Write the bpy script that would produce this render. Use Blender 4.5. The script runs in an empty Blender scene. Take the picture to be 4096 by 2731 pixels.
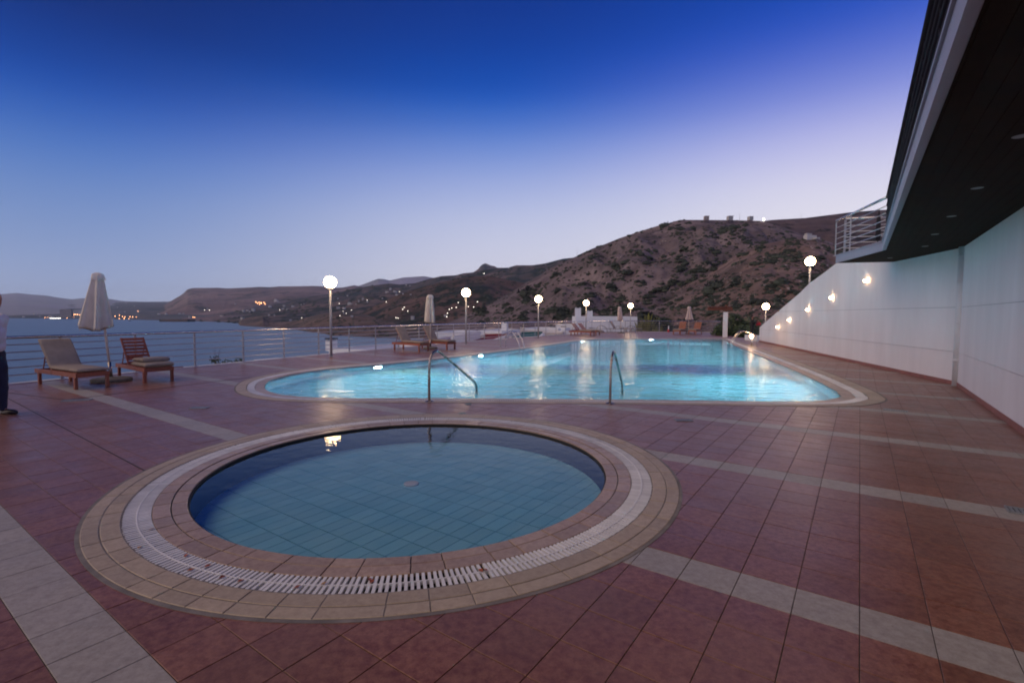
import bpy, math, random
import numpy as np
from mathutils import Vector, Matrix
from mathutils.bvhtree import BVHTree
from mathutils.geometry import tessellate_polygon

random.seed(7)
rng = np.random.default_rng(7)
S = bpy.context.scene
COL = S.collection
R = math.radians

# ------------------------------------------------------------------ camera
FPX, HC, PIT, ROL = 1976.1, 1.5, .0542, .004
_X = np.array([1., 0, 0]); _U = np.array([0, math.sin(PIT), math.cos(PIT)]); _F = np.array([0, math.cos(PIT), -math.sin(PIT)])
CR = math.cos(ROL) * _X + math.sin(ROL) * _U
CU = -math.sin(ROL) * _X + math.cos(ROL) * _U
C0 = np.array([0, 0, HC])
cam_d = bpy.data.cameras.new('camera')
cam = bpy.data.objects.new('camera', cam_d); COL.objects.link(cam)
cam_d.sensor_width = 36; cam_d.lens = FPX / 4096 * 36
cam_d.clip_start = .05; cam_d.clip_end = 60000
cam.matrix_world = Matrix(((CR[0], CU[0], -_F[0], 0), (CR[1], CU[1], -_F[1], 0), (CR[2], CU[2], -_F[2], HC), (0, 0, 0, 1)))
S.camera = cam

def ray(x, y): return (x - 2048) / FPX * CR + (1365.5 - y) / FPX * CU + _F
def gp(x, y, z=0.):
    r = ray(x, y); return (r * ((z - HC) / r[2]))[:2]
def at(x, y, Y):
    r = ray(x, y); return C0 + r * (Y / r[1])
def zat(x, y, Y): return float(at(x, y, Y)[2])

# ------------------------------------------------------------------ sky, sun, exposure
def srgb(r, g, b, a=1):
    f = lambda c: (c / 255 / 12.92) if c / 255 <= .04045 else ((c / 255 + .055) / 1.055) ** 2.4
    return (f(r), f(g), f(b), a)
W = bpy.data.worlds.new('World'); S.world = W; W.use_nodes = True
nt = W.node_tree; nt.nodes.clear(); N = nt.nodes.new; LK = nt.links.new
tc = N('ShaderNodeTexCoord'); sep = N('ShaderNodeSeparateXYZ'); LK(tc.outputs['Generated'], sep.inputs[0])
def ramp(stops):
    r = N('ShaderNodeValToRGB'); e = r.color_ramp.elements; r.color_ramp.interpolation = 'B_SPLINE'
    while len(e) > 1: e.remove(e[-1])
    e[0].position, e[0].color = stops[0][0], srgb(*stops[0][1])
    for p, c in stops[1:]:
        q = e.new(p); q.color = srgb(*c)
    LK(sep.outputs['Z'], r.inputs[0]); return r
rl = ramp([(0, (176, 186, 214)), (.05, (152, 168, 206)), (.11, (132, 154, 200)), (.18, (108, 138, 196)), (.24, (76, 118, 192)), (.30, (30, 84, 176)), (.35, (2, 62, 154)), (.42, (0, 40, 118)), (.55, (0, 26, 84)), (1, (0, 20, 66))])
rc = ramp([(0, (240, 234, 238)), (.05, (224, 221, 232)), (.11, (208, 209, 230)), (.19, (186, 194, 226)), (.26, (150, 167, 220)), (.32, (100, 134, 208)), (.37, (44, 98, 192)), (.41, (0, 74, 176)), (.47, (0, 58, 154)), (.55, (0, 44, 130)), (.7, (0, 30, 98)), (1, (0, 22, 74))])
rr = ramp([(0, (250, 243, 243)), (.06, (243, 238, 241)), (.14, (232, 228, 238)), (.22, (216, 214, 236)), (.29, (178, 180, 230)), (.35, (122, 137, 215)), (.42, (52, 88, 196)), (.48, (6, 68, 177)), (.56, (0, 50, 146)), (.72, (0, 32, 102)), (1, (0, 22, 74))])
az = N('ShaderNodeMath'); az.operation = 'ARCTAN2'; LK(sep.outputs['X'], az.inputs[0]); LK(sep.outputs['Y'], az.inputs[1])
def mr(a, b):
    m = N('ShaderNodeMapRange'); m.interpolation_type = 'SMOOTHSTEP'; m.inputs[1].default_value = a; m.inputs[2].default_value = b; LK(az.outputs[0], m.inputs[0]); return m
m1 = mr(R(-44), R(2)); m2 = mr(R(-4), R(36))
def mix(f, a, b):
    m = N('ShaderNodeMix'); m.data_type = 'RGBA'; LK(f, m.inputs[0]); LK(a, m.inputs[6]); LK(b, m.inputs[7]); return m
x1 = mix(m1.outputs[0], rl.outputs[0], rc.outputs[0]); x2 = mix(m2.outputs[0], x1.outputs[2], rr.outputs[0])
bg = N('ShaderNodeBackground'); bg.inputs[1].default_value = 1.04; LK(x2.outputs[2], bg.inputs[0])
sky = N('ShaderNodeTexSky'); sky.sky_type = 'NISHITA'; sky.sun_disc = False
sky.sun_elevation = R(1.5); sky.sun_rotation = R(60); sky.altitude = 40
bg2 = N('ShaderNodeBackground'); bg2.inputs[1].default_value = .003; LK(sky.outputs[0], bg2.inputs[0])
ad = N('ShaderNodeAddShader'); LK(bg.outputs[0], ad.inputs[0]); LK(bg2.outputs[0], ad.inputs[1])
wo = N('ShaderNodeOutputWorld'); LK(ad.outputs[0], wo.inputs[0])

sun_d = bpy.data.lights.new('sun', 'SUN'); sun_d.energy = 1.75; sun_d.angle = R(75); sun_d.color = (1.0, .76, .58)
sun = bpy.data.objects.new('sun', sun_d); COL.objects.link(sun)
sun.rotation_euler = Vector((.74, .30, -.62)).to_track_quat('-Z', 'Y').to_euler()

S.view_settings.view_transform = 'Standard'; S.view_settings.look = 'None'
S.view_settings.exposure = 0; S.view_settings.gamma = 1; S.view_settings.use_curve_mapping = False
cy = S.cycles
cy.use_denoising = True; cy.filter_width = 1.9; cy.max_bounces = 10; cy.transmission_bounces = 8; cy.glossy_bounces = 5; cy.diffuse_bounces = 4
cy.volume_bounces = 1; cy.sample_clamp_indirect = 30; cy.caustics_reflective = False; cy.caustics_refractive = True
cy.blur_glossy = .1; cy.transparent_max_bounces = 16

# ------------------------------------------------------------------ materials
MATS = {}
def mat(name, col, rough=.6, metal=0, var=0, vscale=8, bump=0, bscale=40, col2=None, spec=.5, emit=None, estr=0, stretch=None, island=0, coords='Object', detail=4):
    m = bpy.data.materials.new(name); m.use_nodes = True; t = m.node_tree; b = t.nodes['Principled BSDF']
    n = t.nodes.new; l = t.links.new
    b.inputs['Base Color'].default_value = (*col, 1); b.inputs['Roughness'].default_value = rough
    b.inputs['Metallic'].default_value = metal; b.inputs['Specular IOR Level'].default_value = spec
    tcd = n('ShaderNodeTexCoord'); vec = tcd.outputs[coords]
    if coords == 'World': pass
    if stretch:
        mp = n('ShaderNodeMapping'); mp.inputs['Scale'].default_value = stretch; l(vec, mp.inputs[0]); vec = mp.outputs[0]
    src = None
    if var or col2:
        nz = n('ShaderNodeTexNoise'); nz.inputs['Scale'].default_value = vscale; nz.inputs['Detail'].default_value = detail; nz.inputs['Roughness'].default_value = .62; l(vec, nz.inputs['Vector'])
        cr = n('ShaderNodeValToRGB'); e = cr.color_ramp.elements
        e[0].position = .34; e[1].position = .68
        c2 = col2 or tuple(min(1, c * (1 + var)) for c in col); c1 = col if col2 else tuple(c * (1 - var) for c in col)
        e[0].color = (*c1, 1); e[1].color = (*c2, 1); l(nz.outputs[0], cr.inputs[0]); src = cr.outputs[0]
        rm = n('ShaderNodeMapRange'); rm.inputs[3].default_value = max(.02, rough - .1); rm.inputs[4].default_value = min(1, rough + .12); l(nz.outputs[0], rm.inputs[0]); l(rm.outputs[0], b.inputs['Roughness'])
    if island:
        g = n('ShaderNodeNewGeometry'); oi = n('ShaderNodeObjectInfo'); a = n('ShaderNodeMath'); a.operation = 'ADD'; fr = n('ShaderNodeMath'); fr.operation = 'FRACT'
        l(g.outputs['Random Per Island'], a.inputs[0]); l(oi.outputs['Random'], a.inputs[1]); l(a.outputs[0], fr.inputs[0])
        mr_ = n('ShaderNodeMapRange'); mr_.inputs[3].default_value = 1 - island; mr_.inputs[4].default_value = 1 + island; l(fr.outputs[0], mr_.inputs[0])
        hs = n('ShaderNodeHueSaturation'); l(mr_.outputs[0], hs.inputs['Value'])
        if src: l(src, hs.inputs['Color'])
        else: hs.inputs['Color'].default_value = (*col, 1)
        src = hs.outputs[0]
    if src: l(src, b.inputs['Base Color'])
    if bump:
        nb = n('ShaderNodeTexNoise'); nb.inputs['Scale'].default_value = bscale; nb.inputs['Detail'].default_value = 3; l(vec, nb.inputs['Vector'])
        bp = n('ShaderNodeBump'); bp.inputs['Strength'].default_value = bump; bp.inputs['Distance'].default_value = .01; l(nb.outputs[0], bp.inputs['Height']); l(bp.outputs[0], b.inputs['Normal'])
    if emit:
        b.inputs['Emission Color'].default_value = (*emit, 1); b.inputs['Emission Strength'].default_value = estr
    MATS[name] = m; return m

def tile_mat(name, ca, cb, cc, rough, island):
    """stoneware tile: large cloudy tone, fine mottling, slight stains, tone differs from tile to tile"""
    m = bpy.data.materials.new(name); m.use_nodes = True; t = m.node_tree; b = t.nodes['Principled BSDF']; n = t.nodes.new; l = t.links.new
    g = n('ShaderNodeNewGeometry'); P = g.outputs['Position']
    def nz(s, d, r=.6):
        q = n('ShaderNodeTexNoise'); q.inputs['Scale'].default_value = s; q.inputs['Detail'].default_value = d; q.inputs['Roughness'].default_value = r; l(P, q.inputs['Vector']); return q.outputs[0]
    cr = n('ShaderNodeValToRGB'); e = cr.color_ramp.elements; e[0].position = .38; e[0].color = (*ca, 1); e[1].position = .60; e[1].color = (*cb, 1); b.inputs['Specular IOR Level'].default_value = .5
    l(nz(24, 10, .80), cr.inputs[0])
    mx = n('ShaderNodeMix'); mx.data_type = 'RGBA'; r2 = n('ShaderNodeMapRange'); r2.inputs[1].default_value = .45; r2.inputs[2].default_value = .75; r2.inputs[4].default_value = .75
    l(nz(.55, 5), r2.inputs[0]); l(r2.outputs[0], mx.inputs[0]); l(cr.outputs[0], mx.inputs[6]); mx.inputs[7].default_value = (*cc, 1)
    oi = n('ShaderNodeObjectInfo'); a = n('ShaderNodeMath'); a.operation = 'ADD'; fr = n('ShaderNodeMath'); fr.operation = 'FRACT'
    l(g.outputs['Random Per Island'], a.inputs[0]); l(oi.outputs['Random'], a.inputs[1]); l(a.outputs[0], fr.inputs[0])
    mr_ = n('ShaderNodeMapRange'); mr_.inputs[3].default_value = 1 - island; mr_.inputs[4].default_value = 1 + island; l(fr.outputs[0], mr_.inputs[0])
    hs = n('ShaderNodeHueSaturation'); l(mr_.outputs[0], hs.inputs['Value']); l(mx.outputs[2], hs.inputs['Color']); l(hs.outputs[0], b.inputs['Base Color'])
    rr_ = n('ShaderNodeMapRange'); rr_.inputs[3].default_value = rough - .13; rr_.inputs[4].default_value = rough + .15; l(nz(3.5, 6), rr_.inputs[0]); l(rr_.outputs[0], b.inputs['Roughness'])
    bp = n('ShaderNodeBump'); bp.inputs['Strength'].default_value = .22; bp.inputs['Distance'].default_value = .004; l(nz(38, 5), bp.inputs['Height']); l(bp.outputs[0], b.inputs['Normal'])
    MATS[name] = m; return m

M_tile = tile_mat('terracotta_tile', (.145, .046, .024), (.285, .128, .074), (.24, .14, .10), .36, .12)
M_band = tile_mat('grey_band_tile', (.28, .245, .21), (.40, .36, .315), (.34, .31, .27), .47, .07)
M_beige = tile_mat('beige_coping_tile', (.34, .26, .175), (.46, .365, .25), (.38, .31, .23), .48, .12)
M_pink = tile_mat('rosy_coping_tile', (.29, .185, .12), (.43, .30, .20), (.46, .36, .26), .36, .14)
M_grout = mat('dark_grout', (.075, .055, .048), .9, var=.3, vscale=3)
M_greygrout = mat('grey_mortar', (.20, .18, .165), .9, var=.25, vscale=5, bump=.3)
M_plastic = mat('white_plastic_grate', (.74, .73, .71), .45, var=.16, vscale=1.4, detail=8, island=.09)
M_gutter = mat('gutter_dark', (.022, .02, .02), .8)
M_white = mat('white_paint', (.74, .75, .76), .75, var=.035, vscale=.7, bump=.12, bscale=60, detail=8)
M_wall = mat('white_wall_paint', (.76, .745, .755), .7, var=.075, vscale=1.1, bump=.15, bscale=60, detail=10, stretch=(1, 1, .22))
M_kerb = mat('white_kerb_paint', (.72, .71, .70), .7, var=.12, vscale=2.5)
M_joint = mat('wall_joint', (.25, .26, .28), .9)
M_skirt = mat('terracotta_skirting', (.27, .105, .085), .5, var=.2, vscale=6)
M_steel = mat('brushed_steel', (.62, .60, .58), .24, metal=1, var=.08, vscale=6, stretch=(1, 1, 12))
M_steel2 = mat('steel_bars', (.58, .56, .55), .32, metal=1, var=.08, vscale=8)
M_dsteel = mat('tarnished_steel_tube', (.36, .31, .28), .25, metal=1, var=.25, vscale=5)
M_darkrail = mat('shaded_steel_rail', (.02, .016, .02), .8, spec=.1)  # steel of the long balcony run, its shade put into the dark colour
M_pole = mat('grey_lamp_pole', (.36, .36, .37), .45, var=.06, vscale=4)
M_wood = mat('stained_hardwood', (.21, .055, .028), .42, col2=(.36, .11, .055), vscale=7, stretch=(1, 9, 9), bump=.15, bscale=30, island=.15)
M_dwood = mat('dark_brown_wood', (.11, .035, .02), .6, col2=(.18, .06, .035), vscale=6, stretch=(1, 8, 8), island=.15)
M_cushion = mat('taupe_cushion_fabric', (.31, .255, .21), .9, var=.12, vscale=5, bump=.3, bscale=220, spec=.2)
M_canvas = mat('cream_canvas', (.74, .68, .60), .85, var=.08, vscale=4, bump=.2, bscale=160, spec=.2)
M_pinkcanvas = mat('pale_pink_canvas', (.60, .50, .48), .85, var=.08, vscale=4, spec=.2)
M_strap = mat('ochre_strap', (.30, .17, .13), .8)
M_polewhite = mat('cream_painted_pole', (.60, .50, .42), .5, var=.1, vscale=5)
M_stone = mat('umbrella_base_concrete', (.20, .18, .15), .9, var=.3, vscale=14, bump=.5)
M_pipe = mat('drainpipe_paint', (.66, .67, .69), .5, var=.06, vscale=2)
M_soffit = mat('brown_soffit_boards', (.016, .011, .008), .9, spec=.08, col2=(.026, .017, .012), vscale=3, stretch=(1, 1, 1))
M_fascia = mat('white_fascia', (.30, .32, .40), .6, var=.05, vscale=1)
M_maroon = mat('maroon_roof_paint', (.22, .028, .035), .8, var=.2, vscale=.8)
M_green = mat('green_roof_paint', (.025, .13, .12), .8, var=.2, vscale=.8)
M_cream = mat('cream_wall', (.58, .52, .46), .85, var=.08, vscale=.6)
M_black = mat('dark_cap', (.03, .028, .03), .8)
M_glassdark = mat('dark_window_glass', (.05, .07, .09), .15)
M_frame = mat('grey_window_frame', (.38, .42, .45), .6)
M_globe = mat('lit_opal_globe', (.9, .85, .75), .4, emit=(1.0, .68, .38), estr=42)
M_wlamp = mat('lit_wall_lamp', (.9, .85, .75), .4, emit=(1.0, .62, .34), estr=48)
M_uw = mat('underwater_lamp_lens', (.8, .9, .95), .3, emit=(.80, .97, 1.0), estr=5)
M_off = mat('unlit_lamp_lens', (.16, .17, .18), .4)
M_poolw = mat('pool_wall_mosaic', (.06, .36, .46), .35, col2=(.10, .44, .55), vscale=14)
M_padw = mat('paddling_wall_mosaic', (.34, .52, .72), .4, col2=(.42, .60, .80), vscale=18)
M_padt = mat('pale_blue_floor_tile', (.32, .78, .97), .35, col2=(.40, .83, .98), vscale=3, island=.06)
M_padg = mat('floor_grout', (.10, .30, .36), .8)
M_skin = mat('skin', (.36, .17, .115), .55, var=.1, vscale=12)
M_hair = mat('grey_hair', (.20, .17, .16), .8, var=.3, vscale=60)
M_dhair = mat('dark_hair', (.03, .02, .018), .7, var=.3, vscale=60)
M_shirt = mat('pale_lilac_shirt', (.60, .56, .62), .85, var=.08, vscale=9, bump=.3, bscale=30)
M_navy = mat('navy_trousers', (.02, .022, .05), .85, var=.2, vscale=9, bump=.3, bscale=30)
M_shoe = mat('black_shoe', (.02, .015, .017), .35)
M_blackc = mat('black_clothes', (.015, .014, .016), .85, var=.2, vscale=8)
M_red = mat('red_cloth', (.42, .02, .03), .7)
M_leaf = mat('leaf_green', (.030, .052, .022), .6, col2=(.060, .085, .032), vscale=3, island=.35)
M_yleaf = mat('yellow_green_blades', (.16, .17, .03), .6, col2=(.24, .22, .05), vscale=3, island=.35)
M_bark = mat('bark', (.10, .07, .05), .9)
M_scrub = mat('dark_scrub', (.034, .046, .036), .9, col2=(.066, .076, .052), vscale=.8, island=.35)
M_house = mat('far_house_plaster', (.45, .44, .43), .85, island=.18)
M_rust = mat('rust_leaf', (.28, .07, .03), .7, island=.3)
M_ochre = mat('ochre_leaf', (.45, .24, .08), .7)
M_metalgrate = mat('galvanised_drain', (.34, .36, .36), .4, metal=.7, var=.2, vscale=20)
M_poly = mat('dark_rubber_joint', (.035, .028, .028), .7)

# ------------------------------------------------------------------ mesh helpers
class MB:
    def __init__(s): s.v = []; s.f = []; s.mi = []
    def add(s, v, f, mi=0):
        k = len(s.v); s.v += [tuple(map(float, p)) for p in v]; s.f += [tuple(i + k for i in q) for q in f]; s.mi += [mi] * len(f); return s
    def box(s, c, d, M=None, mi=0):
        x, y, z = d[0] / 2, d[1] / 2, d[2] / 2
        v = [(-x, -y, -z), (x, -y, -z), (x, y, -z), (-x, y, -z), (-x, -y, z), (x, -y, z), (x, y, z), (-x, y, z)]
        if M is not None: v = [tuple(M @ Vector(p)) for p in v]
        v = [(p[0] + c[0], p[1] + c[1], p[2] + c[2]) for p in v]
        return s.add(v, [(0, 3, 2, 1), (4, 5, 6, 7), (0, 1, 5, 4), (1, 2, 6, 5), (2, 3, 7, 6), (3, 0, 4, 7)], mi)
    def prism(s, poly, z0, z1, mi=0):
        a = sum(poly[i][0] * poly[(i + 1) % len(poly)][1] - poly[(i + 1) % len(poly)][0] * poly[i][1] for i in range(len(poly)))
        if a < 0: poly = poly[::-1]
        n = len(poly); z0 = z0 if hasattr(z0, '__len__') else [z0] * n; z1 = z1 if hasattr(z1, '__len__') else [z1] * n
        v = [(p[0], p[1], z) for p, z in zip(poly, z0)] + [(p[0], p[1], z) for p, z in zip(poly, z1)]
        return s.add(v, [tuple(range(n))[::-1], tuple(range(n, 2 * n))] + [(i, (i + 1) % n, n + (i + 1) % n, n + i) for i in range(n)], mi)
    def tube(s, path, r, n=8, cap=True, mi=0):
        P = [Vector(p) for p in path]; v = []; up = None
        rs = r if hasattr(r, '__len__') else [r] * len(P)
        for i, p in enumerate(P):
            d = (P[min(i + 1, len(P) - 1)] - P[max(i - 1, 0)]).normalized()
            if up is None: up = Vector((0, 0, 1)) if abs(d.z) < .9 else Vector((1, 0, 0))
            a = d.cross(up).normalized(); b = a.cross(d).normalized(); up = b
            for k in range(n):
                t = 2 * math.pi * k / n; v.append(p + (a * math.cos(t) + b * math.sin(t)) * rs[i])
        f = []
        for i in range(len(P) - 1):
            for k in range(n): f.append((i * n + k, i * n + (k + 1) % n, (i + 1) * n + (k + 1) % n, (i + 1) * n + k))
        if cap: f += [tuple(range(n))[::-1], tuple(range((len(P) - 1) * n, len(P) * n))]
        return s.add(v, f, mi)
    def lathe(s, prof, c=(0, 0, 0), n=16, M=None, mi=0, sweep=2 * math.pi):
        v = []
        for r_, z_ in prof:
            for k in range(n):
                t = 2 * math.pi * k / n; q = Vector((r_ * math.cos(t), r_ * math.sin(t), z_))
                if M is not None: q = M @ q
                v.append((q[0] + c[0], q[1] + c[1], q[2] + c[2]))
        f = []
        for i in range(len(prof) - 1):
            for k in range(n): f.append((i * n + k, i * n + (k + 1) % n, (i + 1) * n + (k + 1) % n, (i + 1) * n + k))
        f += [tuple(range(n))[::-1], tuple(range((len(prof) - 1) * n, len(prof) * n))]
        return s.add(v, f, mi)
    def sphere(s, c, r, n=16, m=10, sc=(1, 1, 1)):
        return s.lathe([(r * math.sin(math.pi * i / m) * 1.0 + 1e-5, -r * math.cos(math.pi * i / m) * sc[2]) for i in range(m + 1)], c, n)
    def mesh(s, name, mats, smooth=False):
        me = bpy.data.meshes.new(name); me.from_pydata(s.v, [], s.f)
        for m in (mats if isinstance(mats, (list, tuple)) else [mats]): me.materials.append(m)
        if any(s.mi): me.polygons.foreach_set('material_index', s.mi)
        if smooth: me.polygons.foreach_set('use_smooth', [True] * len(me.polygons))
        me.update(); return me
    def build(s, name, m, parent=None, smooth=False, loc=None, bevel=0):
        o = bpy.data.objects.new(name, s.mesh(name, m, smooth)); COL.objects.link(o)
        if parent is not None: o.parent = parent
        if loc is not None: o.location = loc
        if bevel:
            b = o.modifiers.new('bevel', 'BEVEL'); b.width = bevel; b.segments = 2; b.limit_method = 'ANGLE'
        return o
def obj(name, me, parent=None, loc=None, rz=0):
    o = bpy.data.objects.new(name, me); COL.objects.link(o)
    if parent is not None: o.parent = parent
    if loc is not None: o.location = loc
    if rz: o.rotation_euler[2] = rz
    return o
def tag(o, label=None, cat=None, group=None, kind=None):
    if label: o['label'] = label
    if cat: o['category'] = cat
    if group: o['group'] = group
    if kind: o['kind'] = kind
    return o
def empty(name, loc=(0, 0, 0), rz=0, label=None, cat=None, group=None):
    o = bpy.data.objects.new(name, None); COL.objects.link(o); o.location = loc; o.rotation_euler = (0, 0, rz); o.empty_display_size = .2
    return tag(o, label, cat, group)
def copy_tree(o, parent=None):
    c = o.copy(); COL.objects.link(c); c.parent = parent
    for ch in list(o.children): copy_tree(ch, c)
    return c
def catmull(P, n=6, closed=False):
    P = [np.array(p, float) for p in P]; out = []; m = len(P)
    rngi = range(m) if closed else range(m - 1)
    for i in rngi:
        if closed: a, b, c, d = P[(i - 1) % m], P[i], P[(i + 1) % m], P[(i + 2) % m]
        else: a, b, c, d = P[max(i - 1, 0)], P[i], P[i + 1], P[min(i + 2, m - 1)]
        for k in range(n):
            t = k / n; out.append(.5 * (2 * b + (c - a) * t + (2 * a - 5 * b + 4 * c - d) * t * t + (-a + 3 * b - 3 * c + d) * t ** 3))
    if not closed: out.append(P[-1])
    return out
def resample(P, step, closed=True):
    P = [np.array(p, float) for p in P]
    if closed: P = P + [P[0]]
    d = [0]
    for a, b in zip(P, P[1:]): d.append(d[-1] + np.linalg.norm(b - a))
    L = d[-1]; n = max(3, int(round(L / step))); out = []; j = 0
    for i in range(n if closed else n + 1):
        s_ = L * i / n
        while j < len(d) - 2 and d[j + 1] < s_: j += 1
        t = (s_ - d[j]) / max(1e-9, d[j + 1] - d[j]); out.append(P[j] * (1 - t) + P[j + 1] * t)
    return out
def inside(pts, poly):
    pts = np.atleast_2d(pts); poly = np.asarray(poly)[:, :2]; x, y = pts[:, 0], pts[:, 1]; r = np.zeros(len(pts), bool)
    a = poly; b = np.roll(poly, -1, 0)
    for (x1_, y1_), (x2_, y2_) in zip(a, b):
        if y1_ == y2_: continue
        c = ((y1_ > y) != (y2_ > y)) & (x < (x2_ - x1_) * (y - y1_) / (y2_ - y1_) + x1_); r ^= c
    return r
def in_view(p, marg=1.06):
    d = np.asarray(p, float) - C0; w = d @ _F
    return w > .1 and abs(d @ CR) / w < 2048 / FPX * marg and abs(d @ CU) / w < 1365 / FPX * marg

# ------------------------------------------------------------------ terrace plan
T = .6128; UA = np.array([math.cos(T), -math.sin(T)]); VA = np.array([math.sin(T), math.cos(T)])
TP = .28175
PC = np.array([-.97, 4.822])            # paddling pool centre
# big pool: outer edge of the coping, counter-clockwise from the front left
POOL_OUT = [(-3.1, 8.25), (-1.4, 8.26), (1.48, 8.21), (3.3, 8.14), (4.42, 8.08), (5.54, 8.08), (6.14, 8.30), (6.64, 8.70), (6.90, 9.15), (7.2, 9.8), (8.07, 12.2), (9.34, 16.2), (10.74, 20.7), (12.5, 26.5), (13.75, 30.6), (13.85, 31.7), (13.1, 32.1), (8.43, 31.6), (5.4, 31.0), (4.1, 29.9), (2.9, 27.9), (.64, 23.3), (-1.5, 19.3), (-3.5, 16.05), (-4.71, 14.54), (-5.45, 13.6), (-5.84, 12.7), (-5.99, 11.6), (-5.86, 10.6), (-5.35, 9.5), (-4.75, 8.82), (-4.04, 8.42)]
PO = catmull(POOL_OUT, 8, True)
PO = np.array(resample(PO, .12))
tg = np.roll(PO, -1, 0) - np.roll(PO, 1, 0); tg /= np.linalg.norm(tg, axis=1)[:, None]
NI = np.c_[-tg[:, 1], tg[:, 0]]          # inward normals
cw = np.interp(PO[:, 1], [8, 9, 14, 24, 31], [.50, .52, .56, .62, .55])
cw = cw + np.where((PO[:, 0] > 5.5) & (PO[:, 1] < 28), .16, 0)
for _ in range(12): cw = (np.roll(cw, 1) + cw + np.roll(cw, -1)) / 3
def pool_ring(t):                        # t: 0 outer edge .. 1 water edge
    return PO + NI * (cw * t)[:, None]
WATER = pool_ring(1.0)
# terrace edge under the railing
RAIL = [(-17.0, -4.0), (-13.0, 4.2), (-10.46, 10.03), (-9.35, 12.45), (-8.12, 15.25), (-7.06, 17.58), (-5.9, 19.95), (-4.1, 23.7), (-2.46, 27.0), (-.7, 29.9), (1.84, 33.98), (4.63, 38.16), (7.3, 41.9), (9.3, 44.2)]
RAILc = [tuple(p) for p in catmull(RAIL, 5)]
BACK = [(11.1, 44.9), (14.6, 44.4), (18.6, 43.6)]
WD = np.array([.2495, .9684])            # direction of the far wall, away from the camera
W0 = np.array([12.27, 20.99])
CORNER = W0 - WD * ((W0[1] - 10.62) / WD[1])
WEND = W0 + WD * ((28.2 - W0[1]) / WD[1])
NEND = CORNER - VA * (15.0)
DECK = RAILc + BACK + [(15.3, 33.9), (16.0, 32.6), tuple(WEND), tuple(CORNER), tuple(NEND), (-4, -4.5)]

def fill(name, outer, holes, z, m, parent=None, extrude=0):
    cu = bpy.data.curves.new(name, 'CURVE'); cu.dimensions = '2D'; cu.fill_mode = 'BOTH'; cu.extrude = extrude
    for P in [outer] + list(holes):
        sp = cu.splines.new('POLY'); sp.points.add(len(P) - 1)
        for i, p in enumerate(P): sp.points[i].co = (p[0], p[1], 0, 1)
        sp.use_cyclic_u = True
    o = bpy.data.objects.new(name, cu); COL.objects.link(o)
    me = bpy.data.meshes.new_from_object(o.evaluated_get(bpy.context.evaluated_depsgraph_get()))
    bpy.data.objects.remove(o); me.materials.clear(); me.materials.append(m)
    o = bpy.data.objects.new(name, me); COL.objects.link(o); o.location.z = z
    if parent: o.parent = parent
    return o
def circ(c, r, n=96): return [(c[0] + r * math.cos(2 * math.pi * k / n), c[1] + r * math.sin(2 * math.pi * k / n)) for k in range(n)]

terrace = tag(fill('terrace', DECK, [pool_ring(.25), circ(PC, 2.40)], .007, M_grout), 'tiled pool terrace in terracotta with pale grey bands', kind='structure')
# ---- deck tiles
e = .0035; h = .008
uu = np.arange(-125, 75); vv = np.arange(-40, 200)
k0u, k0v = .05, 3.0504
tiles = []
DK = np.array(DECK)
for j in vv:
    cv = k0v + (j + .5) * TP; band = (j % 8) == 7
    cu_ = k0u + (uu + .5) * TP
    c = np.outer(cu_, UA) + cv * VA
    ok = inside(c, DK)
    near = (np.hypot(c[:, 0] + 0, c[:, 1]) < 60)
    for i in np.nonzero(near)[0]:
        tiles.append((c[i], band, ok[i], uu[i], j))
cen = np.array([t[0] for t in tiles]); okm = np.array([t[2] for t in tiles])
hw = TP / 2
cor = np.stack([cen + a * UA * hw + b * VA * hw for a, b in ((-1, -1), (1, -1), (1, 1), (-1, 1))], 1)
cin = inside(cor.reshape(-1, 2), DK).reshape(-1, 4)
anyin = cin.any(1); allin = cin.all(1)
wv = inside(cor.reshape(-1, 2), WATER).reshape(-1, 4).any(1)
deepcop = inside(cor.reshape(-1, 2), pool_ring(.06)).reshape(-1, 4).all(1)
dpad = np.hypot(*(cor - PC).transpose(2, 0, 1))
RC = 2.43; PM = pool_ring(.16)
inpm = inside(cor.reshape(-1, 2), PM).reshape(-1, 4)
keep = anyin & ~inpm.all(1) & ~(dpad < RC).all(1)
cutp = (dpad < RC).any(1) | inpm.any(1)
allin = allin & ~cutp
segs = [(np.array(a), np.array(b)) for a, b in zip(DECK, DECK[1:] + DECK[:1])]
def clip(poly):
    c = np.mean(poly, 0); out = [np.array(p) for p in poly]
    for a, b in segs:
        d = b - a; L2 = d @ d; t = np.clip((c - a) @ d / L2, 0, 1)
        if np.linalg.norm(a + d * t - c) > .45: continue
        nn = np.array([d[1], -d[0]]) / math.sqrt(L2)   # deck interior lies to the right of travel
        new = []
        for p, q in zip(out, out[1:] + out[:1]):
            dp, dq = (p - a) @ nn, (q - a) @ nn
            if dp >= 0: new.append(p)
            if dp * dq < 0: new.append(p + (q - p) * dp / (dp - dq))
        out = new
        if len(out) < 3: return None
    cuts = []
    q = c - PC; dq_ = np.linalg.norm(q)
    if dq_ < RC + .3: cuts.append((PC + q / dq_ * RC, q / dq_))
    k = int(np.argmin(((PM - c) ** 2).sum(1)))
    if ((PM[k] - c) ** 2).sum() < .3 ** 2: cuts.append((PM[k], -NI[k]))
    for p0, nn in cuts:
        new = []
        for p, q in zip(out, out[1:] + out[:1]):
            dp, dq = (p - p0) @ nn, (q - p0) @ nn
            if dp >= 0: new.append(p)
            if dp * dq < 0: new.append(p + (q - p) * dp / (dp - dq))
        out = new
        if len(out) < 3: return None
    return out
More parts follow.
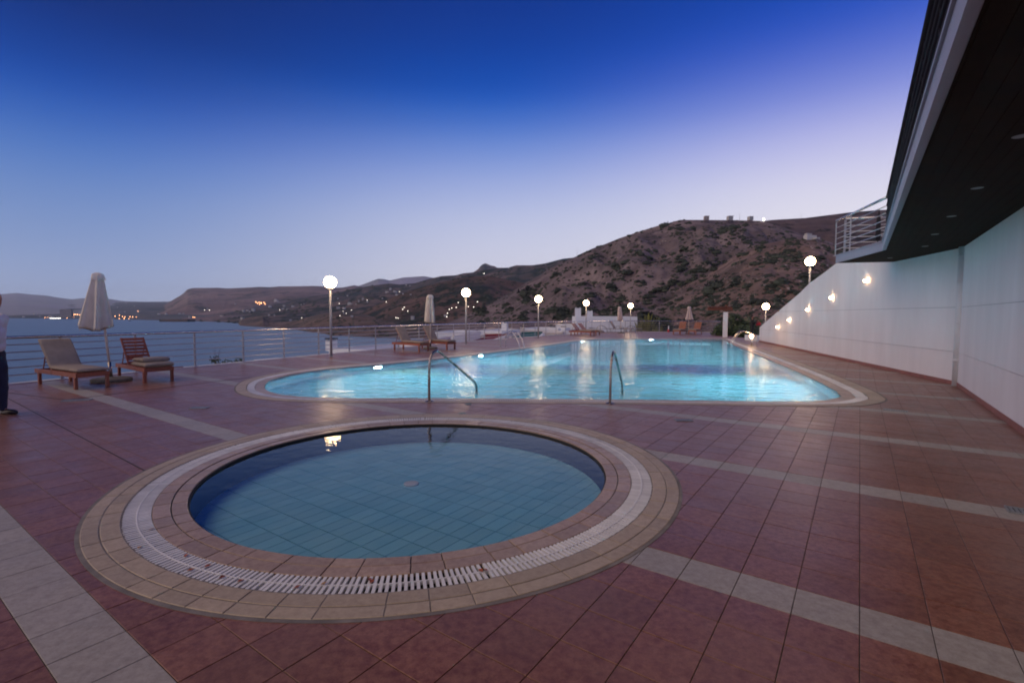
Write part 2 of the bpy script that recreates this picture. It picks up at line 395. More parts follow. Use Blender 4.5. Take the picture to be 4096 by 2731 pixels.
def tile_geo(mb, poly, z=0.):
    poly = np.array(poly); c = poly.mean(0); ins = []
    n = len(poly)
    dd = np.linalg.norm(poly - c, axis=1)[:, None]
    gap = poly + (c - poly) / dd * (.0021 * 1.41); top = poly + (c - poly) / dd * (.0036 * 1.41)
    v = [(p[0], p[1], z - .010) for p in gap] + [(p[0], p[1], z - .0012) for p in gap] + [(p[0], p[1], z) for p in top]
    f = [tuple(range(2 * n, 3 * n))] + [(i, (i + 1) % n, n + (i + 1) % n, n + i) for i in range(n)] + [(n + i, n + (i + 1) % n, 2 * n + (i + 1) % n, 2 * n + i) for i in range(n)]
    mb.add(v, f)
sel = [i for i in np.nonzero(keep)[0]]
vis = [i for i in sel if allin[i] and in_view((cen[i][0], cen[i][1], 0)) ]
vis.sort(key=lambda i: np.hypot(*cen[i]))
def unit_tile(m, name):
    mb = MB(); tile_geo(mb, [(-hw, -hw), (hw, -hw), (hw, hw), (-hw, hw)]); return mb.mesh(name, m)
tm = unit_tile(M_tile, 'tile'); bm_ = unit_tile(M_band, 'band_tile')
nb = nt_ = 0; single = set()
for i in vis:
    band = tiles[i][1]
    if band:
        if nb >= 200: continue
        nb += 1
    else:
        if nt_ >= 298: continue
        nt_ += 1
    o = obj('band_tile' if band else 'tile', bm_ if band else tm, terrace, (cen[i][0], cen[i][1], .005 + random.uniform(-.0006, .0006)), -T)
    single.add(i)
mbs = {False: MB(), True: MB()}
for i in sel:
    if i in single: continue
    P = [cor[i][k] for k in range(4)]
    if not allin[i]:
        P = clip(P)
        if P is None: continue
    tile_geo(mbs[bool(tiles[i][1])], P, .005 + random.uniform(-.0006, .0006))
tag(mbs[False].build('field_tiles', M_tile, terrace), kind='stuff')
tag(mbs[True].build('band_tiles', M_band, terrace), kind='stuff')

# expansion joints, drains, lids
def strip(name, P, w, z, m, parent):
    mb = MB()
    for a, b in zip(P, P[1:]):
        a = np.array(a); b = np.array(b); d = (b - a) / np.linalg.norm(b - a); n_ = np.array([-d[1], d[0]]) * w / 2
        mb.prism([a - n_, b - n_, b + n_, a + n_], z, z + .003)
    return mb.build(name, m, parent)
strip('expansion_joint', [(-9.9, 9.35), (-7.62, 8.38), (-6.1, 11.5)], .016, .0055, M_poly, terrace)
strip('expansion_joint', [(-8.96, 8.67), (-3.47, 4.60)], .010, .0055, M_poly, terrace)
def drain(cx_, cy_, l, w, ang, label, dark=False):
    r_ = empty('floor_drain', (cx_, cy_, .012), ang, label, 'drain', 'drain plates set into the terrace')
    mb = MB(); 
    for s_ in (-1, 1): mb.box((0, s_ * (w / 2 - .006), .006), (l, .012, .012)); mb.box((s_ * (l / 2 - .006), 0, .006), (.012, w - .024, .012))
    mb.build('frame', M_metalgrate, r_)
    MB().box((0, 0, .0015), (l - .02, w - .02, .003)).build('pit', M_gutter, r_)
    n_ = 9
    sm = MB().box((0, 0, 0), ((l - .03) / n_ * (.45 if dark else .72), w - .026, .005)).mesh('slat', M_metalgrate)
    for k in range(n_): obj('slat', sm, r_, (-(l - .03) / 2 + (l - .03) * (k + .5) / n_, 0, .007))
drain(-7.41, 8.35, .40, .16, .35, 'metal drain plate in front of the umbrella and loungers at the left')
drain(-4.92, 7.71, .26, .12, .05, 'small faint drain plate left of the two pools, beside the grey band')
drain(2.435, 6.93, .24, .13, 0, 'dark sunken drain between the big pool and the right side of the round pool', True)
drain(6.05, 7.72, .30, .15, -.75, 'narrow drain plate on the grey band near the right corner of the big pool')
drain(3.95, 3.66, .30, .15, -T, 'blue grey drain plate at the right edge close to the white wall')
for px, py, lb in ((1873, 1619.5, 'round green valve lid by the big pool, the farther of two'), (1849, 1656.5, 'round green valve lid by the round pool, the nearer of two')):
    g_ = gp(px, py); r_ = empty('valve_lid', (g_[0], g_[1], .010), 0, lb, 'lid', 'round lids between the pools')
    MB().lathe([(.062, .001), (.062, .008), (.055, .010)], n=20).build('rim', M_metalgrate, r_)
    MB().lathe([(.052, .005), (.052, .0115), (.044, .013), (.01, .013)], n=20).build('cover', mat('green_plastic_lid', (.12, .20, .17), .5) if 'green_plastic_lid' not in MATS else MATS['green_plastic_lid'], r_)

# ---- paddling pool
pool2 = tag(empty('paddling_pool', (PC[0], PC[1], 0)), 'small round paddling pool with blue tiles and grated overflow rim', 'pool')
def ring_seg(mb, r0, r1, a0, a1, z0, z1, n=3, bev=.0035):
    v = []; 
    for rr_, zz in ((r0 + .0025, z0), (r0 + .0025, z1 - bev * .6), (r0 + .0025 + bev, z1), (r1 - .0025 - bev, z1), (r1 - .0025, z1 - bev * .6), (r1 - .0025, z0)):
        for k in range(n + 1):
            ins = bev / max(r0, .3) if zz == z1 else 0
            a = a0 + ins + (a1 - a0 - 2 * ins) * k / n; v.append((rr_ * math.cos(a), rr_ * math.sin(a), zz))
    f = []
    for i in range(5):
        for k in range(n): f.append((i * (n + 1) + k, i * (n + 1) + k + 1, (i + 1) * (n + 1) + k + 1, (i + 1) * (n + 1) + k))
    f += [tuple(i * (n + 1) for i in range(6)), tuple(i * (n + 1) + n for i in range(5, -1, -1))]
    f = [q[::-1] for q in f]
    mb.add(v, f)
def ring_tiles(name, r0, r1, n, z0, z1, m, off=0, seed=0):
    rd = random.Random(seed); g_ = .004 / r0
    # unequal widths as laid in the photograph
    ws = [rd.choice((1, 1, 1.0, 1.5)) for _ in range(n)]; tot = sum(ws); a = off
    for w_ in ws:
        b = a + 2 * math.pi * w_ / tot; mb = MB(); ring_seg(mb, r0, r1, a + g_ / 2, b - g_ / 2, z0, z1); mb.build(name, m, pool2, loc=(0, 0, rd.uniform(-.001, .001))); a = b
ring_tiles('coping_tile', 2.395, 2.495, 58, .0, .018, M_beige, 0, 1)
ring_tiles('coping_tile', 2.278, 2.392, 58, .0, .018, M_beige, 0, 1)
ring_tiles('inner_coping_tile', 1.982, 2.098, 56, -.006, .014, M_pink, .03, 2)
ring_tiles('nosing_tile', 1.872, 1.978, 56, -.010, .010, M_pink, .03, 2)
mb = MB(); nn_ = 128
def annulus(mb, prof, n=128):
    v = []; f = []
    for r_, z_ in prof:
        for k in range(n): a = 2 * math.pi * k / n; v.append((r_ * math.cos(a), r_ * math.sin(a), z_))
    for i in range(len(prof) - 1):
        for k in range(n): f.append((i * n + k, i * n + (k + 1) % n, (i + 1) * n + (k + 1) % n, (i + 1) * n + k))
    mb.add(v, f); return mb
annulus(MB(), [(2.27, -.02), (2.27, .0145), (2.52, .0145), (2.52, -.02)]).build('mortar_bed', M_greygrout, pool2)
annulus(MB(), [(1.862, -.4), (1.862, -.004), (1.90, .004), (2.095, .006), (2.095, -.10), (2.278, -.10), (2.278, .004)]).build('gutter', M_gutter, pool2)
DP = .25
annulus(MB(), [(1.872, -DP - .01), (1.872, -.006)]).build('pool_wall', M_padw, pool2)
annulus(MB(), [(1.868, -.055), (1.866, -.012), (1.880, -.004)]).build('waterline_trim', mat('navy_trim', (.022, .045, .13), .3), pool2)
fill('pool_floor', circ((0, 0), 1.88), [], -DP - .008, M_padg, pool2)
ft = []
FU, FV = .135, .265
mbx = MB(); nfl = 0
for a in range(-16, 17):
    for b in range(-9, 10):
        cu_, cv_ = (a + .5) * FU, (b + .5) * FV
        w = [(cu_ + s1 * FU / 2, cv_ + s2 * FV / 2) for s1, s2 in ((-1, -1), (1, -1), (1, 1), (-1, 1))]
        dm = max(math.hypot(*p) for p in w)
        if min(math.hypot(*p) for p in w) > 1.86: continue
        P = [np.array(p) for p in w]
        if dm > 1.868:   # cut the edge tiles to the round wall
            P2 = []
            for p, q in zip(P, P[1:] + P[:1]):
                fp, fq = np.hypot(*p) - 1.868, np.hypot(*q) - 1.868
                if fp <= 0: P2.append(p)
                if fp * fq < 0:
                    lo, hi = 0., 1.
                    for _ in range(24):
                        m_ = (lo + hi) / 2
                        if ((np.hypot(*(p + (q - p) * m_)) - 1.868) * fp) > 0: lo = m_
                        else: hi = m_
                    P2.append(p + (q - p) * lo)
            P = P2
            if len(P) < 3: continue
        W_ = [UA * p[0] + VA * p[1] for p in P]
        mb = MB() if (dm <= 1.868 and nfl < 280) else mbx
        c_ = np.mean(W_, 0); n_ = len(W_)
        top = [p + (c_ - p) / np.linalg.norm(c_ - p) * .006 for p in W_]
        mb.add([(p[0], p[1], -DP - .008) for p in top] + [(p[0], p[1], -DP) for p in top], [tuple(range(n_, 2 * n_))] + [(i, (i + 1) % n_, n_ + (i + 1) % n_, n_ + i) for i in range(n_)])
        if mb is not mbx: mb.build('floor_tile', M_padt, pool2); nfl += 1
tag(mbx.build('cut_floor_tiles', M_padt, pool2), kind='stuff')
g_ = gp(1645, 1937, -.25) - PC
r_ = MB().lathe([(.075, -DP), (.075, -DP + .015), (.05, -DP + .022), (.01, -DP + .022)], c=(g_[0], g_[1], 0), n=24).build('floor_outlet', M_plastic, pool2)
# grate: slats in two rows either side of a rib; the ones that show largest are single parts
NS = 410
rib = MB(); annulus(rib, [(2.183, -.008), (2.183, .016), (2.191, .016), (2.191, -.008)], 256); rib.build('grate_rib', M_plastic, pool2)
def slat_mesh(r0, r1):
    w = 2 * math.pi * r0 / NS * .53 / 2; w1 = 2 * math.pi * r1 / NS * .53 / 2
    mb = MB(); z0, z1 = -.006, .0145
    v = [(r0, -w, z0), (r1, -w1, z0), (r1, w1, z0), (r0, w, z0), (r0, -w, z1), (r1, -w1, z1), (r1, w1, z1), (r0, w, z1)]
    return mb.add(v, [(0, 1, 5, 4), (1, 2, 6, 5), (2, 3, 7, 6), (3, 0, 4, 7), (4, 5, 6, 7)])
sl_i, sl_o = slat_mesh(2.100, 2.184), slat_mesh(2.190, 2.274)
smi, smo = sl_i.mesh('grate_slat', M_plastic), sl_o.mesh('grate_slat', M_plastic)
order = sorted(range(NS), key=lambda k: abs(((k / NS * 2 * math.pi - math.atan2(-PC[1], -PC[0] + .3) + math.pi) % (2 * math.pi)) - math.pi))
big = set(order[:148]); rest = MB()
for k in range(NS):
    a = 2 * math.pi * k / NS + (random.uniform(-.0006, .0006) if k % 37 else .003)
    if k in big:
        obj('grate_slat', smi, pool2, (0, 0, random.uniform(-.001, .001)), a); obj('grate_slat', smo, pool2, (0, 0, random.uniform(-.001, .001)), a + .002)
    else:
        ca, sa = math.cos(a), math.sin(a)
        for q in (sl_i, sl_o): rest.add([(x * ca - y * sa, x * sa + y * ca, z) for x, y, z in q.v], q.f)
tag(rest.build('grate_slats', M_plastic, pool2), kind='stuff')

def water_mat(name, tint, wave, dist, scale, aniso=1.0, strength=1.0):
    m = bpy.data.materials.new(name); m.use_nodes = True; t = m.node_tree; b = t.nodes['Principled BSDF']; n = t.nodes.new; l = t.links.new
    b.inputs['Base Color'].default_value = (*tint, 1); b.inputs['Roughness'].default_value = .0; b.inputs['IOR'].default_value = 1.333
    b.inputs['Transmission Weight'].default_value = 1
    g = n('ShaderNodeNewGeometry'); mp = n('ShaderNodeMapping'); mp.inputs['Scale'].default_value = (1, aniso, 1); mp.inputs['Rotation'].default_value = (0, 0, .35); l(g.outputs['Position'], mp.inputs[0])
    a = n('ShaderNodeTexNoise'); a.inputs['Scale'].default_value = scale; a.inputs['Detail'].default_value = 2.5; a.inputs['Distortion'].default_value = 1.6; l(mp.outputs[0], a.inputs['Vector'])
    c = n('ShaderNodeTexNoise'); c.inputs['Scale'].default_value = scale * .42; c.inputs['Detail'].default_value = 2; c.inputs['Distortion'].default_value = .8; l(mp.outputs[0], c.inputs['Vector'])
    s_ = n('ShaderNodeMath'); s_.operation = 'MULTIPLY_ADD'; s_.inputs[1].default_value = 3.2; l(c.outputs[0], s_.inputs[0]); l(a.outputs[0], s_.inputs[2])
    bp = n('ShaderNodeBump'); bp.inputs['Strength'].default_value = strength; bp.inputs['Distance'].default_value = dist; l(s_.outputs[0], bp.inputs['Height']); l(bp.outputs[0], b.inputs['Normal'])
    return m
def still_water(name):
    m = bpy.data.materials.new(name); m.use_nodes = True; t = m.node_tree; n = t.nodes.new; l = t.links.new; t.nodes.remove(t.nodes['Principled BSDF'])
    tr = n('ShaderNodeBsdfTransparent'); tr.inputs[0].default_value = (.96, .995, 1, 1); gl = n('ShaderNodeBsdfGlossy'); gl.inputs['Roughness'].default_value = .0; fr = n('ShaderNodeFresnel'); fr.inputs[0].default_value = 1.333
    g = n('ShaderNodeNewGeometry'); a = n('ShaderNodeTexNoise'); a.inputs['Scale'].default_value = 6.5; a.inputs['Detail'].default_value = 3; l(g.outputs['Position'], a.inputs['Vector'])
    bp = n('ShaderNodeBump'); bp.inputs['Distance'].default_value = .0035; l(a.outputs[0], bp.inputs['Height']); l(bp.outputs[0], gl.inputs['Normal']); l(bp.outputs[0], fr.inputs['Normal'])
    mx = n('ShaderNodeMixShader'); l(fr.outputs[0], mx.inputs[0]); l(tr.outputs[0], mx.inputs[1]); l(gl.outputs[0], mx.inputs[2]); l(mx.outputs[0], t.nodes['Material Output'].inputs['Surface']); return m
M_w2 = still_water('still_pool_water')
M_w1 = water_mat('rippled_pool_water', (.92, .985, 1), 1, .020, 3.6, 1.8)
o = fill('water', circ((0, 0), 1.871), [], -.018, M_w2, pool2)

# fallen leaves on the grate
LV = MB().add([(0, 0, 0), (.018, .012, .004), (.042, .004, .002), (.020, -.014, .006)], [(0, 3, 2, 1)])
lvm = LV.mesh('fallen_leaf', M_rust); lvo = LV.mesh('fallen_leaf', M_ochre)
sp = [(1490, 2312), (1225, 2312), (1312, 2310), (1060, 2272), (1915, 2272), (1483, 2310), (870, 2235), (812, 2210), (708, 2150), (1920, 2270), (990, 2262), (893, 2240), (672, 2110)]
for k, (a, b) in enumerate(sp):
    g_ = gp(a, b); d_ = g_ - PC; d_ /= np.linalg.norm(d_); g_ = PC + d_ * random.uniform(2.12, 2.25); o = obj('fallen_leaf', lvo if k in (2, 8) else lvm, None, (g_[0], g_[1], .019), random.uniform(0, 6))
    o.rotation_euler[0] = random.uniform(-.3, .3)
    tag(o, 'dry rusty leaf lying on the white overflow grate' if k not in (2, 8) else ('ochre curled leaf on the grate in front of the round pool' if k == 2 else 'ochre leaf on the left part of the grate'), 'leaf', 'fallen leaves on the round pool rim')

# ---- big pool
pool1 = tag(empty('swimming_pool', (0, 0, 0)), 'large lit swimming pool with rippled turquoise water and white gutter', 'pool')
def ringband(name, t0, t1, z0, z1, m, step=None, parent=pool1, gap=.004):
    A = pool_ring(t0); B = pool_ring(t1); n = len(A)
    mb = MB()
    if step is None:
        v = [(p[0], p[1], z0) for p in A] + [(p[0], p[1], z1) for p in A] + [(p[0], p[1], z1) for p in B] + [(p[0], p[1], z0) for p in B]; f = []
        for i in range(n):
            j = (i + 1) % n
            for r_ in range(3): f.append((r_ * n + i, r_ * n + j, (r_ + 1) * n + j, (r_ + 1) * n + i))
        mb.add(v, f); return mb.build(name, m, parent)
    return A, B
def tiles_band(name, t0, t1, z0, z1, m, step, maxsingle, dense=1):
    per = np.r_[0, np.cumsum(np.linalg.norm(np.roll(PO, -1, 0) - PO, axis=1))]; L = per[-1]; n = int(L / step); items = []
    A, B = pool_ring(t0), pool_ring(t1)
    A = np.vstack([A, A[:1]]); B = np.vstack([B, B[:1]])
    ia = lambda X, s_: np.array([np.interp(s_, per, X[:, 0]), np.interp(s_, per, X[:, 1])])
    for k in range(n):
        g_ = .004 if dense == 1 else step * (1 - dense); s0, s1 = k * L / n + g_ / 2, (k + 1) * L / n - g_ / 2
        q = [ia(A, s0), ia(A, s1), ia(B, s1), ia(B, s0)]; items.append(q)
    c = [np.mean(q, 0) for q in items]
    idx = sorted(range(n), key=lambda i: np.hypot(*c[i]) if in_view((*c[i], 0)) else 1e3)
    sg = set(idx[:maxsingle]); rest = MB()
    for i, q in enumerate(items):
        mb = MB() if i in sg else rest
        dz = random.uniform(-.0008, .0008)
        cc = c[i]; top = [p + (cc - p) / np.linalg.norm(cc - p) * .004 for p in q]
        v = [(p[0], p[1], z0) for p in q] + [(p[0], p[1], z1 - .002 + dz) for p in q] + [(p[0], p[1], z1 + dz) for p in top]
        mb.add(v, [(8, 9, 10, 11)] + [(r_ * 4 + a, r_ * 4 + (a + 1) % 4, (r_ + 1) * 4 + (a + 1) % 4, (r_ + 1) * 4 + a) for r_ in (0, 1) for a in range(4)])
        if i in sg: mb.build(name, m, pool1)
    tag(rest.build(name + 's', m, pool1), kind='stuff')
ringband('mortar_bed', -.04, .36, -.03, .0145, M_greygrout)
tiles_band('coping_tile', .01, .36, .0, .018, M_beige, .24, 90)
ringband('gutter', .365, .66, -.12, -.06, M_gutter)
tiles_band('grate_slat', .385, .645, -.006, .015, M_plastic, .040, 200, .52)
ringband('inner_bed', .655, 1.0, -.30, .001, M_greygrout)
tiles_band('overflow_tile', .66, .985, -.01, .008, M_pink, .24, 90)
wat = WATER
DB = 1.45
mb = MB(); n = len(wat)
mb.add([(p[0], p[1], -.0) for p in wat] + [(p[0], p[1], -DB - .05) for p in wat], [(i, (i + 1) % n, n + (i + 1) % n, n + i) for i in range(n)])
mb.build('pool_wall', M_poolw, pool1)
# floor with a darker blue-green band across the middle
mf = bpy.data.materials.new('pool_floor_mosaic'); mf.use_nodes = True; t = mf.node_tree; b = t.nodes['Principled BSDF']; n_ = t.nodes.new; l_ = t.links.new
g = n_('ShaderNodeNewGeometry'); sx = n_('ShaderNodeSeparateXYZ'); l_(g.outputs['Position'], sx.inputs[0])
nz = n_('ShaderNodeTexNoise'); nz.inputs['Scale'].default_value = .45; nz.inputs['Detail'].default_value = 3; l_(g.outputs['Position'], nz.inputs['Vector'])
dist = n_('ShaderNodeMath'); dist.operation = 'SUBTRACT'; dist.inputs[1].default_value = 15.2; l_(sx.outputs['Y'], dist.inputs[0])
ab = n_('ShaderNodeMath'); ab.operation = 'ABSOLUTE'; l_(dist.outputs[0], ab.inputs[0])
adn = n_('ShaderNodeMath'); adn.operation = 'MULTIPLY_ADD'; adn.inputs[1].default_value = 1.2; l_(nz.outputs[0], adn.inputs[0]); l_(ab.outputs[0], adn.inputs[2])
bm2 = n_('ShaderNodeMapRange'); bm2.inputs[1].default_value = 1.7; bm2.inputs[2].default_value = 2.1; bm2.inputs[3].default_value = 1; bm2.inputs[4].default_value = 0; l_(adn.outputs[0], bm2.inputs[0])
mx = n_('ShaderNodeMix'); mx.data_type = 'RGBA'; l_(bm2.outputs[0], mx.inputs[0]); mx.inputs[6].default_value = (.20, .60, .70, 1)
cr = n_('ShaderNodeValToRGB'); cr.color_ramp.elements[0].position = .42; cr.color_ramp.elements[0].color = (.09, .22, .46, 1); cr.color_ramp.elements[1].position = .58; cr.color_ramp.elements[1].color = (.22, .42, .36, 1); l_(nz.outputs[0], cr.inputs[0]); l_(cr.outputs[0], mx.inputs[7])
vo = n_('ShaderNodeTexBrick'); vo.offset = 0; vo.inputs['Scale'].default_value = 6; vo.inputs['Mortar Size'].default_value = .01; vo.inputs['Brick Width'].default_value = .5; vo.inputs['Row Height'].default_value = .5
l_(g.outputs['Position'], vo.inputs['Vector']); vo.inputs['Color1'].default_value = (1, 1, 1, 1); vo.inputs['Color2'].default_value = (.86, .9, .92, 1); vo.inputs['Mortar'].default_value = (.6, .7, .75, 1)
mu = n_('ShaderNodeMix'); mu.data_type = 'RGBA'; mu.blend_type = 'MULTIPLY'; mu.inputs[0].default_value = 1; l_(mx.outputs[2], mu.inputs[6]); l_(vo.outputs[0], mu.inputs[7]); l_(mu.outputs[2], b.inputs['Base Color']); b.inputs['Roughness'].default_value = .5
fill('pool_floor', [tuple(p) for p in wat], [], -DB, mf, pool1)
fill('water', [tuple(p) for p in pool_ring(.985)], [], -.004, M_w1, pool1)
# underwater lamps
def uw_lamp(px, py, aim, e_=50, lab=''):
    g_ = gp(px, py); i = int(np.argmin(np.hypot(*(wat - g_).T))); p = wat[i]; nin = NI[i]
    q = p + nin * .02
    r_ = empty('underwater_lamp', (q[0], q[1], -.42), math.atan2(nin[1], nin[0]), lab, 'pool lamp', 'underwater lamps of the big pool')
    M_ = Matrix.Rotation(R(90), 3, 'Y')
    MB().lathe([(.15, .0), (.15, .02), (.125, .03)], n=20, M=M_).build('bezel', M_steel, r_)
    MB().lathe([(.12, .025), (.12, .034), (.08, .045), (.01, .05)], n=20, M=M_).build('lens', M_uw, r_)
    L = bpy.data.lights.new('underwater_lamp', 'AREA'); L.shape = 'DISK'; L.size = .2; L.energy = e_; L.color = (.58, .90, 1.0); L.spread = R(165)
    lo = bpy.data.objects.new('lamp_light', L); COL.objects.link(lo); lo.parent = r_; lo.location = (.08, 0, 0)
    lo.rotation_euler = Vector((1, 0, -.18)).to_track_quat('-Z', 'Y').to_euler()
labs = ['underwater lamp in the left pool wall nearest the round pool', 'underwater lamp in the left pool wall below the first ladder', 'tiny underwater lamp at the far left bend of the pool', 'underwater lamp in the middle of the far pool wall', 'underwater lamp beside the right ladder', 'underwater lamp in the right wall by the small bollard light', 'underwater lamp in the right wall halfway along the pool', 'bright underwater lamp in the right wall nearest the near corner']
for k, (px, py, e_) in enumerate([(1528, 1462, 270), (1930, 1418, 270), (2327, 1363, 70), (2612, 1357, 70), (2913, 1370, 90), (2975, 1396, 170), (3040, 1430, 220), (3230, 1515, 270)]):
    uw_lamp(px, py, None, e_, labs[k])

# ------------------------------------------------------------------ kerb, retaining wall, railing
EDGE = RAILc + BACK
def offset(P, d):
    P = np.array(P); t_ = np.gradient(P, axis=0); t_ /= np.linalg.norm(t_, axis=1)[:, None]
    return P + np.c_[-t_[:, 1], t_[:, 0]] * d     # left of travel = outside the terrace
E0, E1 = offset(EDGE, 0.0), offset(EDGE, .20)
mb = MB()
for i in range(len(EDGE) - 1):
    mb.add([(*E0[i], -.02), (*E0[i + 1], -.02), (*E1[i + 1], -.02), (*E1[i], -.02), (*E0[i], .03), (*E0[i + 1], .03), (*E1[i + 1], .025), (*E1[i], .025)], [(0, 1, 5, 4), (4, 5, 6, 7), (2, 3, 7, 6)])
tag(mb.build('kerb', M_kerb), 'white painted kerb along the terrace edge', kind='structure')
mb = MB(); E2 = offset(EDGE, .17)
for i in range(len(EDGE) - 1): mb.add([(*E2[i], -9), (*E2[i + 1], -9), (*E2[i + 1], -.02), (*E2[i], -.02)], [(0, 3, 2, 1)])
tag(mb.build('retaining_wall', M_white), 'white retaining wall below the terrace edge', kind='structure')
def railing(name, path, z0, hts, top, r_bar, r_top, posts_at, label, m_post=M_pole, mh=M_steel, mb_=M_steel2):
    r_ = empty(name, (float(path[0][0]), float(path[0][1]), z0), 0, label, 'railing'); o0 = np.array([*path[0], z0])
    P = [np.array([p[0], p[1], z0]) - o0 for p in path]
    MB().tube([tuple(p + [0, 0, top]) for p in P], r_top, 10).build('handrail', mh, r_, True)
    for h_ in hts: MB().tube([tuple(p + [0, 0, h_]) for p in P], r_bar, 6).build('rail', mb_, r_, True)
    pm = MB(); pm.box((0, 0, top / 2 - .02), (.052, .018, top - .02)); pm.box((0, 0, .006), (.10, .08, .012)); pm = pm.mesh('post', m_post)
    for p, a in posts_at: obj('post', pm, r_, (p[0] - o0[0], p[1] - o0[1], 0), a)
    return r_
RP = resample(offset(RAILc, .09), .5, False)
ps = [np.array(p) for p in ((-14.9, .25), (-14.2, 1.7), (-13.5, 3.15), (-12.8, 4.6), (-12.15, 6.1), (-11.5, 7.5), (-10.9, 9.0), (-10.3, 10.4), (-9.7, 11.75), (-9.1, 13.2), (-8.45, 14.6))]
acc = 0; pts = []; last = RP[0]
for a, b_ in zip(RP, RP[1:]):
    acc += np.linalg.norm(b_ - a)
    if acc >= 1.3: pts.append((b_, math.atan2(*(b_ - a)[::-1]))); acc = 0
HT = [.17, .33, .49, .65, .81]
railing('railing', RP, .02, HT, .96, 0.014, .034, pts, 'long steel terrace railing curving along the sea side from the left')
BP = [tuple(offset(EDGE, .09)[len(RAILc) - 1]), (11.05, 45.0), (14.6, 44.5), (18.5, 43.75)]
BPr = resample(BP, 1.0, False)
railing('railing', BPr, .02, HT, .96, 0.014, .034, [(np.array(BPr[i]), 0) for i in range(1, len(BPr), 3)], 'far steel railing across the back end of the terrace')

# ------------------------------------------------------------------ white walls
def wall_pieces(name, a, b, prof_top, thick_n, label, bands):
    """wall standing on line a->b; prof_top: function s->top height; panels between joint heights"""
    root = empty(name, (float(a[0]), float(a[1]), 0)); tag(root, label, None, None, 'structure')
    d = (b - a); L = np.linalg.norm(d); d = d / L; n_ = np.array(thick_n)
    S_ = sorted(set([0, L] + [s_ for s_ in prof_top[0] if 0 < s_ < L]))
    top = lambda s_: float(np.interp(s_, prof_top[0], prof_top[1]))
    for z0, z1 in bands:
        ss = list(np.linspace(0, L, 60)) + S_; ss = sorted(set(ss)); pts = [(s_, min(z1, top(s_))) for s_ in ss if top(s_) > z0]
        if len(pts) < 2: continue
        poly = [(pts[0][0], z0)] + [(pts[-1][0], z0)] + [p for p in pts[::-1]]
        mb = MB(); n = len(poly); v = []
        for off in (0, .25):
            for s_, z_ in poly: q = d * s_ + n_ * off; v.append((q[0], q[1], z_))
        mb.add(v, [tuple(range(n)), tuple(range(n, 2 * n))[::-1]] + [(i, (i + 1) % n, n + (i + 1) % n, n + i) for i in range(n)])
        mb.build('wall_panel', M_wall, root)
    mb = MB()
    ss = list(np.linspace(0, L, 30)); 
    for s0, s1 in zip(ss, ss[1:]):
        q = [d * s_ + n_ * .02 for s_ in (s0, s1)]
        mb.add([(*q[0], 0), (*q[1], 0), (*q[1], min(top(s1), top(s0)) - .05), (*q[0], min(top(s0), top(s1)) - .05)], [(0, 1, 2, 3)])
    mb.build('joint_backing', M_joint, root)
    q0, q1 = d * .0, d * L
    mb = MB(); k = int(L / .3)
    for i in range(k):
        p0 = d * (L * i / k + .002); p1 = d * (L * (i + 1) / k - .002); o_ = -n_ * .012
        mb.prism([p0 + o_, p1 + o_, p1 - n_ * .001, p0 - n_ * .001], .012, .10)
    tag(mb.build('skirting_tiles', M_skirt, root), kind='stuff')
    return root
ZS = 2.97
s_of = lambda Y: (Y - CORNER[1]) / WD[1]
nr = np.array([WD[1], -WD[0]])
LFW = np.linalg.norm(WEND - CORNER)
wall_pieces('far_wall', CORNER, WEND, ([0, s_of(13.5), s_of(13.9), s_of(17.35), s_of(18.48), s_of(20.23), s_of(21.26), s_of(25.03), s_of(27.81), s_of(28.3)], [ZS, ZS, 3.36, 3.36, 3.13, 2.79, 2.49, 1.60, .94, .80]), nr, 'white stair wall with sloping top and five lit lamps', [(0, .728), (.736, 1.695), (1.703, 4)])
nr2 = np.array([VA[1], -VA[0]])
wall_pieces('near_wall', NEND, CORNER + VA * .0, ([0, 15.0], [ZS, ZS]), nr2, 'tall white wall under the balcony at the right', [(0, .728), (.736, 1.695), (1.703, 4)])
mb = MB(); a_ = WEND + nr * .02 + WD * .25; mb.box((a_[0] + .15, a_[1] + .9, .17), (.35, 1.5, .34)); tag(mb.build('low_wall', M_white), 'low white wall stub at the far end of the stair wall', kind='structure')
# stair slope behind the wall
mb = MB(); st = 26
for i in range(st):
    s0 = LFW * (i + 0) / st; s1 = LFW * (i + 1) / st; zt = float(np.interp(CORNER[1] + (s0 + s1) / 2 * WD[1], [10.6, 17, 28.2], [2.6, 2.6, .1]))
    p = [CORNER + WD * s0 + nr * .26, CORNER + WD * s1 + nr * .26, CORNER + WD * s1 + nr * 2.2, CORNER + WD * s0 + nr * 2.2]
    mb.prism(p, -.5, zt)
tag(mb.build('staircase', M_white), 'white staircase climbing behind the sloping wall', kind='structure')

# drainpipe in the corner
g_ = CORNER + np.array([-.085, -.11])
r_ = empty('drainpipe', (g_[0], g_[1], 0), 0, 'thick white drainpipe standing in the corner of the white walls', 'drainpipe')
MB().tube([(0, 0, .013), (0, 0, ZS - .002)], .078, 16).build('pipe', M_pipe, r_, True)
cm = MB().lathe([(.078, 0), (.086, .004), (.086, .036), (.078, .04)], n=16).mesh('bracket', M_pipe, True)
for z_ in (.55, 1.35, 2.2, 2.75): obj('bracket', cm, r_, (0, 0, z_))

